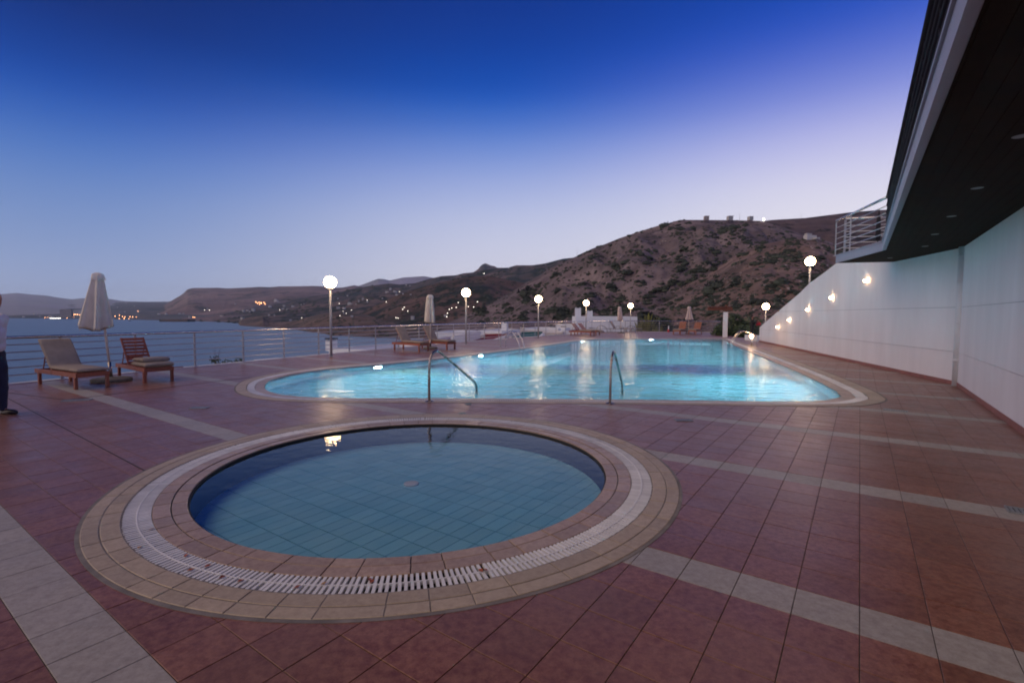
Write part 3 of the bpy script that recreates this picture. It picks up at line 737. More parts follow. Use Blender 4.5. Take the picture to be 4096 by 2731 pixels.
# wall lamps
for k, (p, lb) in enumerate(zip([(10.73, 14.99, 2.55), (11.41, 17.65, 2.13), (12.04, 20.09, 1.73), (12.66, 22.52, 1.29), (13.12, 24.33, .93)],
        ['topmost lit wall lamp under the balcony end', 'second lit wall lamp from the top of the slope', 'middle lit wall lamp on the sloping wall', 'fourth lit wall lamp, just above the lowest', 'lowest lit wall lamp near the red figure'])):
    r_ = empty('wall_lamp', p, math.atan2(-nr[1], -nr[0]), lb, 'wall lamp', 'lit lamps on the sloping white wall')
    M_ = Matrix.Rotation(R(90), 3, 'Y')
    MB().lathe([(.035, -.01), (.035, .012), (.016, .02), (.016, .03)], n=14, M=M_).build('bracket', M_steel, r_)
    MB().sphere((.07, 0, .015), .046, 14, 10).build('globe', M_wlamp, r_, True)
    MB().lathe([(.030, -.060), (.022, -.080), (.008, -.085)], c=(.075, 0, .025), n=12).build('holder', M_dsteel, r_)

# ------------------------------------------------------------------ balcony
A_ = np.array([9.04, 13.86]); B_ = A_ - WD * ((A_[1] - 11.21) / WD[1]); BL = 16.5
D_ = B_ - VA * BL
END = nr                                                # outward from the wall face
Wa = A_ + nr * 3.6
slab = [A_, B_, D_, D_ + nr2 * 6.0, Wa + nr2 * 1.0, Wa]
ZT = 3.19
bal = tag(empty('balcony', (float(B_[0]), float(B_[1]), ZS)), 'dark overhanging balcony slab with pale fascia above the white wall', None, None, 'structure')
rel = lambda p: (p[0] - B_[0], p[1] - B_[1])
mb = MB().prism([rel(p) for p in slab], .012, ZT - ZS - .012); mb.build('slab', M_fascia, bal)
def inner(d):   # polygon inset from the two open edges
    a = np.array(slab[0]) + (nr - WD) / 1 * d; b = B_ + (nr + nr2) / 2 * d * 1.02; c = D_ + nr2 * d
    return a, b, c
a1, b1, c1 = inner(.04)
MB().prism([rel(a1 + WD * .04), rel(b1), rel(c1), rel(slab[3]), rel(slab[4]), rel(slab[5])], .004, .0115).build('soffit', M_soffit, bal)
# soffit boards run along the wall
nbd = 13
for i in range(nbd):
    w0_, w1_ = .06 + i * .12, .06 + (i + 1) * .12 - .003
    if w1_ > 1.66: break
    p0 = B_ + (nr + nr2) / 2 * w0_ * 1.02; p1 = B_ + (nr + nr2) / 2 * w1_ * 1.02
    q0 = A_ + nr * w0_ - WD * .03; q1 = A_ + nr * w1_ - WD * .03
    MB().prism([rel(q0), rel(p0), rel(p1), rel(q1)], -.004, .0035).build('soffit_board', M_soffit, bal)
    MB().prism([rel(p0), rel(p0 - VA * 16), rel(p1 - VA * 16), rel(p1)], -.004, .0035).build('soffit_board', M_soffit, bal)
for (p, q, n_) in ((A_, B_, -nr), (B_, D_, -nr2)):
    e_ = (q - p) / np.linalg.norm(q - p)
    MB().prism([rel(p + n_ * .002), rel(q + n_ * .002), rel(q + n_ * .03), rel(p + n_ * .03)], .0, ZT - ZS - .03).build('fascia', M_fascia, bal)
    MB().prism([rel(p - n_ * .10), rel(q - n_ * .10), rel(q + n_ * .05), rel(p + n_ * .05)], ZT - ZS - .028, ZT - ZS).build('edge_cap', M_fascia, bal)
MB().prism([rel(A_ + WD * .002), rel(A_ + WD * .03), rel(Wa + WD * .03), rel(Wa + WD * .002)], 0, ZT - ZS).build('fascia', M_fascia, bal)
for p in [(6.441, 7.339), (7.562, 8.934), (8.653, 10.452), (9.531, 12.566), (5.316, 5.74), (4.139, 4.107)]:
    MB().lathe([(.055, -.004), (.062, .002), (.062, .006)], c=(p[0] - B_[0], p[1] - B_[1], -.003), n=18).build('downlight', M_off, bal)
def bal_rail(path, label, posts_n, rb=.012, rt=.03, dark=False):
    P = resample(path, 1.25, False)
    pts = [(np.array(p), math.atan2(*(np.array(path[1]) - np.array(path[0]))[::-1])) for p in P[:: 1]][posts_n[0]:posts_n[1]]
    return railing('railing', P, ZT, [.17, .32, .47, .62, .78], .97, rb, rt, pts, label, *((M_darkrail,) * 3 if dark else ()))
ins = .03
ra, rb = A_ + nr * ins - WD * .12, B_ + (nr + nr2) / 2 * ins
bal_rail([ra + WD * .35, rb], 'short balcony railing run with bars ending beyond the last post', (0, 2))
bal_rail([rb, rb - VA * 15.5], 'long balcony railing seen from below along the dark slab edge', (0, None), .024, .036, True)
bal_rail([ra + nr * .1, ra + nr * 4.2], 'balcony railing across the far end with warm lit bars', (0, None))
# dark closed parasol on the balcony, thin
g_ = at(3514, 900, 13.0)
r_ = empty('closed_parasol', (g_[0] + .0, g_[1], ZT), 0, 'thin dark closed parasol standing on the balcony behind the bars', 'parasol')
MB().tube([(0, 0, 0), (0, 0, 1.05)], .015, 8).build('pole', M_black, r_)
MB().lathe([(.05, .28), (.062, .4), (.045, .8), (.006, 1.08)], n=10).build('canopy', M_blackc, r_, True)
MB().lathe([(.12, 0), (.12, .04), (.03, .06)], n=14).build('base', M_black, r_)

# ------------------------------------------------------------------ globe lamps
def street_lamp(x, y, z0, zg, label, d=.42):
    r_ = empty('globe_lamp', (x, y, z0), 0, label, 'lamp post', 'globe lamps around the terrace'); hz = zg - z0
    MB().tube([(0, 0, 0), (0, 0, hz - d * .42)], [.043, .036], 12).build('pole', M_pole, r_, True)
    MB().lathe([(.09, 0), (.09, .012), (.06, .02)], n=16).build('base_plate', M_pole, r_)
    MB().lathe([(.045, hz - d * .52), (.085, hz - d * .49), (.085, hz - d * .455), (.06, hz - d * .44)], n=16).build('collar', M_pole, r_)
    MB().sphere((0, 0, hz), d / 2, 24, 16).build('globe', M_globe, r_, True)
for args in [(-6.36, 17.34, .012, 2.60, 'tall globe lamp nearest the camera, left of the pool'), (-2.30, 24.70, .012, 2.58, 'globe lamp just right of the two cushioned loungers'),
             (1.66, 31.25, .012, 2.487, 'globe lamp in front of the railing beside the first pool ladder'), (5.80, 38.8, .012, 2.43, 'globe lamp in front of the white house chimneys'),
             (10.55, 44.1, .012, 2.33, 'globe lamp at the far corner between pink parasol and shrub'), (13.80, 23.05, 1.35, 4.02, 'globe lamp high behind the sloping wall below the balcony'),
             (16.68, 32.55, -.3, 2.10, 'globe lamp behind the low end of the sloping wall')]:
    street_lamp(*args)
r_ = empty('bollard_light', (11.72, 24.12, .012), 0, 'low bollard light glowing beside the right pool ladder', 'bollard light')
MB().tube([(0, 0, 0), (0, 0, .40)], .035, 10).build('post', M_steel, r_, True)
MB().sphere((-.02, 0, .49), .085, 14, 10).build('globe', M_wlamp, r_, True)

# ------------------------------------------------------------------ pool handrails and ladders
def bent(pts, n=7): return [tuple(p) for p in catmull(pts, n)]
def handrail(base, end, prof, r, label, z_end=-.5):
    b = np.array(base); e_ = np.array(end); d = (e_ - b) / np.linalg.norm(e_ - b)
    rt = empty('pool_handrail', (b[0], b[1], .012), 0, label, 'handrail', 'steel handrails at the front of the big pool')
    P = bent([(d[0] * s_, d[1] * s_, z_ - .012) for s_, z_ in prof])
    MB().tube(P, r, 12).build('tube', M_dsteel, rt, True)
    MB().lathe([(.075, .0), (.075, .010), (.05, .02), (r + .006, .028)], n=18).build('flange', M_dsteel, rt)
handrail((-1.406, 8.349), (-.697, 9.754), [(0, .02), (0, .3), (.01, .62), (.06, .78), (.14, .85), (.243, .87), (.33, .835), (.44, .77), (1.0, .455), (1.40, .225), (1.52, .14), (1.565, .04), (1.575, -.15), (1.575, -.5)], .0215, 'steel handrail with one long slope, left one at the pool front')
handrail((1.653, 8.243), (2.159, 9.588), [(0, .02), (.005, .3), (.04, .60), (.12, .77), (.22, .85), (.33, .865), (.43, .82), (.55, .75), (1.0, .44), (1.31, .225), (1.40, .14), (1.437, .03), (1.44, -.15), (1.44, -.5)], .0215, 'steel handrail seen almost end on, right one at the pool front')
def ladder(label, runs, prof, r=.02):
    b0 = np.array(runs[0][0]); rt = empty('pool_ladder', (b0[0], b0[1], .012), 0, label, 'pool ladder', 'steel pool ladders')
    ends = []
    for b, e_ in runs:
        b = np.array(b); e_ = np.array(e_); L = np.linalg.norm(e_ - b); d = (e_ - b) / L
        P = bent([(b[0] - b0[0] + d[0] * s_ * L, b[1] - b0[1] + d[1] * s_ * L, z_ - .012) for s_, z_ in prof])
        MB().tube(P, r, 10).build('side_rail', M_steel, rt, True); ends.append(e_ - b0)
        MB().lathe([(.05, 0), (.05, .012), (r + .005, .02)], c=(b[0] - b0[0], b[1] - b0[1], 0), n=14).build('flange', M_steel, rt)
    for z_ in (-.3, -.55, -.8):
        MB().tube([(*ends[0], z_), (*ends[1], z_)], .018, 8).build('rung', M_steel, rt)
pr = [(0, .02), (0, .3), (.01, .46), (.06, .56), (.22, .635), (.42, .70), (.60, .73), (.70, .68), (.82, .52), (.95, .32), (.99, .2), (1.0, 0), (1, -.9)]
ladder('steel pool ladder on the left side beyond the cushioned loungers', [((-.521, 22.63), (.32, 21.26)), ((-.294, 23.0), (.523, 21.6))], pr)
ladder('steel pool ladder at the far left end in front of the grey loungers', [((7.40, 32.55), (7.42, 31.05)), ((7.93, 32.9), (7.86, 31.2))], pr)
ladder('steel pool ladder at the right side beside the bollard light', [((11.76, 24.3), (11.20, 24.6)), ((11.85, 24.75), (11.30, 25.1))] if False else [((12.05, 24.35), (10.75, 24.0)), ((12.18, 24.85), (10.88, 24.5))], pr)

# ------------------------------------------------------------------ wooden loungers
def cushion_bm(pts, w, th, name, parent, m=M_cushion, y0=0):
    """padded cushion following a centreline in x/z"""
    P = catmull([np.array(p, float) for p in pts], 5); n = len(P); mb = MB(); K = 10; v = []
    for i, p in enumerate(P):
        d = P[min(i + 1, n - 1)] - P[max(i - 1, 0)]; d = d / np.linalg.norm(d); nn = np.array([-d[1], d[0]])
        tt = i / (n - 1); pinch = min(1, min(tt, 1 - tt) * 14 + .45)
        for k in range(K):
            a = 2 * math.pi * (k + .5) / K; cy_ = math.copysign(abs(math.cos(a)) ** .35, math.cos(a)) * w / 2; cz = math.copysign(abs(math.sin(a)) ** .6, math.sin(a)) * th / 2 * pinch
            v.append((p[0] + nn[0] * cz, y0 + cy_, p[1] + nn[1] * cz))
    f = [(i * K + k, i * K + (k + 1) % K, (i + 1) * K + (k + 1) % K, (i + 1) * K + k) for i in range(n - 1) for k in range(K)]
    f += [tuple(range(K))[::-1], tuple(range((n - 1) * K, n * K))]
    mb.add(v, f); return mb.build(name, m, parent, True)
def wood_lounger(front, back, label, mode, wd=.58, ang=50, L=1.85, seatz=.33):
    """origin at the foot end; +x runs towards the head"""
    f_ = np.array(front); b_ = np.array(back); d = b_ - f_; a = math.atan2(d[1], d[0])
    r_ = empty('sun_lounger', (f_[0], f_[1], .012), a, label, 'sun lounger', 'wooden sun loungers'); w = wd
    L = np.linalg.norm(d) + .12 if L is None else L
    for s_ in (-1, 1):
        MB().box((L / 2 - .05, s_ * (w / 2 - .018), seatz - .055), (L, .034, .085)).build('side_rail', M_wood, r_, bevel=.004)
        for x_ in (.04, L - .20): MB().box((x_ - .02, s_ * (w / 2 - .024), (seatz - .1) / 2), (.065, .052, seatz - .1)).build('leg', M_wood, r_, bevel=.004)
    for x_ in (-.04, L - .12): MB().box((x_, 0, seatz - .055), (.03, w - .07, .08)).build('end_rail', M_wood, r_, bevel=.004)
    hx = 1.12; bl = .74; ca, sa = math.cos(R(ang)), math.sin(R(ang))
    ns = 11; sm = MB().box((0, 0, 0), (.075, w - .074, .018)).mesh('slat', M_wood)
    for k in range(ns): obj('slat', sm, r_, (.02 + k * (hx - .06) / (ns - 1), 0, seatz - .012))
    M_ = Matrix.Rotation(-R(ang), 3, 'Y')
    for s_ in (-1, 1): MB().box((hx + ca * bl / 2, s_ * (w / 2 - .065), seatz + sa * bl / 2), (bl, .035, .03), M_).build('back_frame', M_wood, r_)
    nb_ = 8
    for k in range(nb_):
        t_ = .04 + k * (bl - .08) / (nb_ - 1); o = obj('back_slat', sm, r_, (hx + ca * t_ + sa * -.004, 0, seatz + sa * t_ + ca * .004)); o.rotation_euler = (0, -R(ang), 0); o.scale = (.86, (w - .16) / (w - .074), .8)
    MB().box((hx + ca * .45 + .13, 0, seatz + .12), (.02, w - .2, .02)).build('prop_bar', M_wood, r_)
    for s_ in (-1, 1): MB().tube([(hx + ca * .5, s_ * (w / 2 - .09), seatz + sa * .5), (hx + .52, s_ * (w / 2 - .09), seatz - .04)], .011, 6).build('prop', M_wood, r_)
    th = .075
    if mode == 'full':
        cushion_bm([(-.08, seatz + .035), (.4, seatz + .042), (.98, seatz + .042), (hx + .02, seatz + .075), (hx + ca * .3 - .03, seatz + sa * .3 + .05), (hx + ca * (bl + .02) - .04, seatz + sa * (bl + .02) + .045)], w - .02, th, 'cushion', r_)
        MB().box((1.02, w / 2 + .002, seatz - .04), (.012, .006, .13)).build('tie_strap', M_strap, r_)
    elif mode == 'folded':
        cushion_bm([(-.06, seatz + .02), (.02, seatz + .055), (.35, seatz + .045), (.74, seatz + .045)], w, th + .02, 'cushion', r_)
        cushion_bm([(.10, seatz + .14), (.22, seatz + .15), (.52, seatz + .145), (.72, seatz + .13)], w - .04, th + .01, 'folded_cushion', r_)
    elif mode == 'draped':
        cushion_bm([(-.42, seatz - .12), (-.22, seatz + .02), (.1, seatz + .05), (.9, seatz + .05)], w, th, 'cushion', r_)
    elif mode == 'flat':
        cushion_bm([(-.06, seatz + .045), (.5, seatz + .05), (1.0, seatz + .05)], w, th + .03, 'cushion', r_)
        if 'tray' in label: pass
    return r_
l2 = wood_lounger((-8.33, 9.75), (-9.74, 10.50), 'leftmost wooden lounger fully covered by a taupe cushion', 'full', .56, 47)
l3 = wood_lounger((-7.68, 10.69), (-9.12, 11.75), 'wooden lounger with bare slatted back and folded cushion beside the leaning umbrella', 'folded', .56, 51)
MB().box((.03, -.36, .285), (.10, .22, .018)).build('side_tray', M_wood, l3)
wood_lounger((-3.53, 19.77), (-4.88, 20.92), 'cushioned wooden lounger at the pool edge, left of a pair', 'full', .5, 50)
wood_lounger((-2.58, 20.90), (-3.93, 22.05), 'cushioned wooden lounger right behind the upright cream umbrella pole', 'full', .5, 50)
wood_lounger((5.70, 34.95), (4.40, 36.0), 'far wooden lounger with bare orange slatted back, front of a pair', 'flat', .55, 48)
wood_lounger((6.30, 36.2), (5.05, 37.3), 'far wooden lounger with a cushion drooping over its foot end', 'draped', .55, 46)
wood_lounger((12.75, 38.2), (14.1, 40.0), 'wooden lounger facing the pool left of the far right parasol', 'flat', .6, 62, 1.7)
wood_lounger((13.9, 38.1), (15.1, 39.7), 'wooden lounger facing the pool right of the far right parasol', 'flat', .6, 56, 1.7)

# grey sling loungers
def sling(x, y, a, label, ang):
    r_ = empty('sling_lounger', (x, y, .012), a, label, 'sun lounger', 'grey metal sling loungers'); w = .6
    Mm = MATS.get('grey_metal') or mat('grey_metal', (.20, .20, .21), .4, metal=.4)
    Ms = MATS.get('taupe_sling') or mat('taupe_sling', (.30, .23, .20), .8)
    ca, sa = math.cos(R(ang)), math.sin(R(ang))
    for s_ in (-1, 1):
        MB().tube([(0, s_ * w / 2, .33), (1.2, s_ * w / 2, .33), (1.9, s_ * w / 2, .33)], .016, 8).build('side_tube', Mm, r_)
        MB().tube(bent([(.35, s_ * w / 2, .0), (.42, s_ * w / 2, .30), (.62, s_ * w / 2, .50), (.95, s_ * w / 2, .56), (1.2, s_ * w / 2, .44), (1.32, s_ * w / 2, .0)]), .014, 8).build('arm_loop', Mm, r_)
        MB().tube([(1.2, s_ * (w / 2 - .03), .33), (1.2 + ca * .75, s_ * (w / 2 - .03), .33 + sa * .75)], .014, 8).build('back_tube', Mm, r_)
        MB().tube([(.1, s_ * w / 2, .33), (.04, s_ * w / 2, 0)], .014, 8).build('leg', Mm, r_)
    MB().box((.6, 0, .335), (1.2, w - .04, .012)).build('seat_sling', Ms, r_)
    MB().box((1.2 + ca * .37, 0, .335 + sa * .37), (.74, w - .08, .012), Matrix.Rotation(-R(ang), 3, 'Y')).build('back_sling', Ms, r_)
sling(9.75, 41.2, R(150), 'grey sling lounger with raised back beside the pink parasol', 58)
sling(8.55, 42.4, R(165), 'grey sling lounger lying flat, left of the raised one', 4)
sling(11.2, 42.6, R(170), 'grey sling lounger lying flat behind the far ladder', 6)

# ------------------------------------------------------------------ closed umbrellas
def umbrella(x, y, ztop, zb, wb, wt, lean, label, m, skew=0, flare=1.0, nfold=8, base=.36, stone=M_stone, seed=1, shift=0.):
    """closed cloth parasol: pleated canopy hanging round the pole"""
    r_ = empty('parasol', (x, y, .012), 0, label, 'parasol', 'closed parasols')
    top = Vector((lean[0], lean[1], ztop)); axis = lambda z_: Vector((lean[0] * z_ / ztop, lean[1] * z_ / ztop, z_))
    MB().tube([tuple(axis(.05)), tuple(axis(ztop - .05))], .024, 10).build('pole', M_polewhite, r_, True)
    MB().lathe([(base * .96, 0), (base, .02), (base, .055), (base * .9, .075), (.10, .085), (.06, .10)], n=28).build('base', stone, r_, True)
    MB().tube([tuple(axis(.06)), tuple(axis(.42))], .034, 10).build('sleeve', M_dsteel, r_, True)
    rd = random.Random(seed); K = nfold * 8; rows = 16; v = []
    ph = [rd.uniform(.75, 1.15) for _ in range(nfold)]; sag = [rd.uniform(-.07, .05) for _ in range(nfold)]
    for i in range(rows + 1):
        t_ = i / rows; 
        for k in range(K):
            a = 2 * math.pi * k / K; fi = k / 8; j = int(fi) % nfold; u_ = fi - int(fi)
            amp = ph[j] * (1 - u_) + ph[(j + 1) % nfold] * u_
            fold = 1 - (.66 * min(1, .3 + t_) ** .6) * (abs(math.sin(math.pi * u_)) ** .8)
            rad = (wt / 2 + (wb / 2 - wt / 2) * t_ ** flare) * amp * fold
            zz = ztop - .04 - (ztop - zb) * t_ + (sag[j] * (1 - u_) + sag[(j + 1) % nfold] * u_) * t_ - .05 * t_ * (1 - math.cos(2 * math.pi * u_)) / 2 + skew * math.cos(a) * t_
            c_ = axis(zz); v.append((c_.x + shift * t_ + rad * math.cos(a), c_.y + rad * math.sin(a), zz))
    f = [(i * K + k, i * K + (k + 1) % K, (i + 1) * K + (k + 1) % K, (i + 1) * K + k) for i in range(rows) for k in range(K)]
    kk = len(v); f.append(tuple(range(K))[::-1])
    for k in range(K):      # inner lip closing towards the pole
        a = 2 * math.pi * k / K; c_ = axis(zb + .03); v.append((c_.x + shift * .9 + wb * .16 * math.cos(a), c_.y + wb * .16 * math.sin(a), zb - .02))
    f += [(rows * K + k, rows * K + (k + 1) % K, kk + (k + 1) % K, kk + k) for k in range(K)]
    MB().add(v, [q[::-1] for q in f]).build('canopy', m, r_, True)
    # vent flap at the top
    v = []; K2 = 24
    for i, (t_, rr_) in enumerate([(0, .35), (.25, .9), (1, 1.12)]):
        for k in range(K2):
            a = 2 * math.pi * k / K2; zz = ztop - .16 * t_ * (1 + .18 * math.sin(4 * a)); c_ = axis(zz); rad = wt / 2 * rr_ * (1 + .10 * math.cos(4 * a + 1)) * 1.05
            v.append((c_.x + rad * math.cos(a), c_.y + rad * math.sin(a), zz))
    f = [(i * K2 + k, i * K2 + (k + 1) % K2, (i + 1) * K2 + (k + 1) % K2, (i + 1) * K2 + k) for i in range(2) for k in range(K2)] + [tuple(range(K2))[::-1]]
    MB().add(v, [q[::-1] for q in f]).build('vent_flap', m, r_, True)
    c_ = axis(zb + .05)
    MB().tube([(c_.x + shift - wb * .33, c_.y - .05, zb + .05), (c_.x + shift - wb * .33 - .01, c_.y - .06, zb - .08), (c_.x + shift - wb * .38, c_.y - .06, zb - .14)], .006, 5).build('tie_cord', m, r_)
    return r_
umbrella(-8.77, 10.764, 2.36, 1.24, .80, .22, (-.215, 0), 'leaning closed cream parasol in a round stone base at the left', M_canvas, -.06, .95, 7, .37, seed=4, shift=-.19)
umbrella(-3.52, 21.30, 2.33, 1.18, .52, .26, (-.01, 0), 'upright closed cream parasol between the two cushioned loungers', M_canvas, 0, .7, 8, .30, seed=3)
umbrella(9.04, 40.89, 2.18, 1.12, .46, .24, (-.17, 0), 'small pale pink closed parasol in front of the white house', M_pinkcanvas, 0, .7, 8, .30, seed=5)
umbrella(14.24, 39.83, 2.20, 1.16, .78, .24, (.0, 0), 'pale flared closed parasol standing between the two far right loungers', M_pinkcanvas, 0, 1.4, 8, .30, seed=6)

# red and white marker post at the back railing
r_ = empty('marker_post', (13.97, 44.1, .012), 0, 'small white marker post with a red foot against the far railing', 'marker post')
MB().lathe([(.10, 0), (.09, .2), (.06, .22)], n=12).build('foot', M_red, r_); MB().lathe([(.05, .22), (.04, .55), (.02, .57)], n=12).build('shaft', M_white, r_)

# pergola pillar at the end of the pool
g_ = (14.50, 33.62)
r_ = empty('pergola_pillar', (g_[0], g_[1], .012), R(-14), 'square white pillar with red brown pergola beams on top', 'pillar')
MB().box((0, 0, .86), (.26, .30, 1.71)).build('column', M_white, r_, bevel=.01)
MB().box((.02, 0, 1.96), (.12, .14, .50)).build('post', M_dwood, r_)
MB().box((-.35, 0, 1.93), (1.55, .09, .20)).build('beam', M_dwood, r_)
MB().box((-.35, .25, 1.93), (1.55, .07, .16)).build('beam', M_dwood, r_)
sm = MB().box((0, 0, 0), (.05, .9, .07)).mesh('rafter', M_dwood)
for k in range(8): obj('rafter', sm, r_, (-1.05 + k * .19, .15, 2.07))
MB().box((.131, -.02, 1.2), (.006, .06, .26)).build('slot', M_joint, r_)

# ------------------------------------------------------------------ people
def skinned(name, verts, edges, radii, m, parent=None, sub=1, vox=None, extra=None):
    me = bpy.data.meshes.new(name); me.from_pydata([tuple(v) for v in verts], edges, []); o = bpy.data.objects.new(name, me); COL.objects.link(o)
    o.modifiers.new('s', 'SKIN'); sv = me.skin_vertices[0].data
    for i, r_ in enumerate(radii):
        sv[i].radius = r_ if hasattr(r_, '__len__') else (r_, r_)
    sv[0].use_root = True
    sb = o.modifiers.new('u', 'SUBSURF'); sb.levels = sub; sb.render_levels = sub
    dg = bpy.context.evaluated_depsgraph_get(); m2 = bpy.data.meshes.new_from_object(o.evaluated_get(dg)); bpy.data.objects.remove(o)
    if extra:
        mb = MB(); mb.add([v.co[:] for v in m2.vertices], [tuple(p.vertices) for p in m2.polygons])
        for q in extra: mb.add(q.v, q.f)
        m2 = mb.mesh(name, m)
    o = bpy.data.objects.new(name, m2); COL.objects.link(o)
    if vox:
        rm = o.modifiers.new('r', 'REMESH'); rm.mode = 'VOXEL'; rm.voxel_size = vox
        sm_ = o.modifiers.new('sm', 'SMOOTH'); sm_.iterations = 3; sm_.factor = .5
        dg = bpy.context.evaluated_depsgraph_get(); m3 = bpy.data.meshes.new_from_object(o.evaluated_get(dg)); o.modifiers.clear(); o.data = m3; m2 = m3
    m2.materials.clear(); m2.materials.append(m)
    m2.polygons.foreach_set('use_smooth', [True] * len(m2.polygons)); o.name = name
    if parent: o.parent = parent
    return o
def ell(c, r, n=20, m=14, M=None):
    mb = MB(); v = []
    for i in range(m + 1):
        for k in range(n):
            a = math.pi * i / m; b = 2 * math.pi * k / n; p = Vector((r[0] * math.sin(a) * math.cos(b), r[1] * math.sin(a) * math.sin(b), -r[2] * math.cos(a)))
            if M is not None: p = M @ p
            v.append((p[0] + c[0], p[1] + c[1], p[2] + c[2]))
    f = [(i * n + k, i * n + (k + 1) % n, (i + 1) * n + (k + 1) % n, (i + 1) * n + k) for i in range(m) for k in range(n)]
    mb.add(v, f); return mb
def person(loc, rz, H, label, armL, armR, mats, legspread=.10, stride=.0, belly=0., hf=0.):
    """figure faces +x; arms given as joint lists shoulder, elbow, wrist (x, y, z in body heights)"""
    top_m, trou_m, hair_m = mats
    r_ = empty('person', loc, rz, label, 'person'); h = H
    V = []; Ed = []; Rd = []
    def add(p, r, par=None):
        V.append((p[0] * h, p[1] * h, p[2] * h)); Rd.append(tuple(q * h for q in r) if hasattr(r, '__len__') else r * h)
        if par is not None: Ed.append((par, len(V) - 1))
        return len(V) - 1
    pel = add((0, 0, .53), (.046, .062)); wa = add((.004, 0, .60), (.044, .058), pel); ch = add((0, 0, .70), (.046, .066), wa); up = add((-.005, 0, .78), (.036, .060), ch)
    nk = add((0, 0, .835), .033, up); nk2 = add((.008 + hf * .7, 0, .87), .032, nk)
    legs = []
    for s_ in (-1, 1):
        xo = s_ * stride
        hp = add((0, s_ * .052, .49), .042, pel); kn = add((.01 + xo * .5, s_ * (.05 + legspread * .15), .275), .033, hp); an = add((xo, s_ * (.05 + legspread * .25), .045), .021, kn)
        fo = add((xo + .05, s_ * (.055 + legspread * .3), .022), .019, an); add((xo + .11, s_ * (.06 + legspread * .3), .014), .012, fo); legs.append((hp, kn, an))
    hands = []
    for s_, arm in ((1, armL), (-1, armR)):
        sh = add((0, s_ * .100, .795), .024, up); el = add(arm[0], .019, sh); wr = add(arm[1], .0145, el); hd = add(arm[2], (.018, .011), wr)
        d = Vector(arm[2]) - Vector(arm[1]); d.normalize(); side = d.cross(Vector((0, 0, 1)) if abs(d.z) < .8 else Vector((1, 0, 0))).normalized(); dn = d.cross(side).normalized()
        hands.append((Vector(arm[2]), d, side, dn, s_))
    ex = [ell((.012 * h, 0, .935 * h), (.058 * h, .046 * h, .066 * h)), ell((.030 * h, 0, .905 * h), (.040 * h, .034 * h, .034 * h)),
          ell((.073 * h, 0, .925 * h), (.014 * h, .009 * h, .014 * h)), ell((.064 * h, 0, .905 * h), (.008 * h, .016 * h, .007 * h)), ell((.058 * h, 0, .882 * h), (.014 * h, .016 * h, .012 * h)),
          ell((.005 * h, .047 * h, .925 * h), (.014 * h, .006 * h, .019 * h)), ell((.005 * h, -.047 * h, .925 * h), (.014 * h, .006 * h, .019 * h)), ell((.052 * h, 0, .948 * h), (.016 * h, .032 * h, .008 * h))]
    for q in ex: q.v = [(x + hf * h, y, z) for x, y, z in q.v]
    for (p, d, side, dn, s_) in hands:
        for k in range(4):
            q0 = p + side * ((k - 1.5) * .0095) + d * .006; ln = (.034, .040, .038, .030)[k]
            q1 = q0 + d * ln * .5 + dn * .004; q2 = q1 + (d * .7 + dn * .7) * ln * .5
            ex.append(MB().tube([tuple(q0 * h), tuple(q1 * h), tuple(q2 * h)], [.0052 * h, .0047 * h, .004 * h], 8))
        t0 = p - d * .010 + side * .012 * s_; ex.append(MB().tube([tuple(t0 * h), tuple((t0 + side * .014 * s_ + d * .012) * h), tuple((t0 + side * .017 * s_ + d * .028) * h)], [.006 * h, .0055 * h, .0045 * h], 8))
    body = skinned('body', V, Ed, Rd, M_skin, r_, 1, .0062 * h, ex)
    # clothes: fuller shapes over the body, closed by one continuous surface
    def cloth(name, parts, m, vox=.010):
        mb = MB()
        for q in parts: mb.add(q.v, q.f)
        me = mb.mesh(name, m); o = bpy.data.objects.new(name, me); COL.objects.link(o)
        rm = o.modifiers.new('r', 'REMESH'); rm.mode = 'VOXEL'; rm.voxel_size = vox * h
        sm_ = o.modifiers.new('s', 'SMOOTH'); sm_.iterations = 4; sm_.factor = .5
        tx = bpy.data.textures.new('folds', 'CLOUDS'); tx.noise_scale = .09 * h; dm = o.modifiers.new('d', 'DISPLACE'); dm.texture = tx; dm.strength = .022 * h; dm.mid_level = .5
        m3 = bpy.data.meshes.new_from_object(o.evaluated_get(bpy.context.evaluated_depsgraph_get())); o.modifiers.clear(); o.data = m3
        m3.materials.clear(); m3.materials.append(m); m3.polygons.foreach_set('use_smooth', [True] * len(m3.polygons)); o.parent = r_
        return o
    P3 = lambda p: (p[0] * h, p[1] * h, p[2] * h)
    tor = [ell(P3((.0, 0, .745)), (.068 * h, .105 * h, .080 * h)), ell(P3((.008 + belly * .25, 0, .645)), ((.072 + belly * .35) * h, .098 * h, .085 * h)), ell(P3((.002 + belly * .15, 0, .555)), ((.070 + belly * .2) * h, .098 * h, .060 * h)), MB().tube([P3((0, 0, .78)), P3((.004, 0, .845))], [.065 * h, .040 * h], 16)]
    for s_, arm in ((1, armL), (-1, armR)):
        tor.append(MB().tube([P3((0, s_ * .085, .795)), P3((0, s_ * .112, .790)), P3(arm[0]), P3(arm[1])], [.038 * h, .040 * h, .032 * h, .025 * h], 14))
    cloth('shirt', tor, top_m)
    tr = [ell(P3((0, 0, .515)), (.070 * h, .092 * h, .055 * h))]
    for k, (a_, b_, c_) in enumerate(legs):
        q = [V[a_], V[b_], V[c_]]; tr.append(MB().tube([(q[0][0], q[0][1], q[0][2] + .02 * h), q[1], (q[2][0], q[2][1], .030 * h)], [.060 * h, .045 * h, .036 * h], 16))
    cloth('trousers', tr, trou_m)
    hair = ell((-.006 * h, 0, .948 * h), (.060 * h, .050 * h, .064 * h)); hv = list(hair.v)
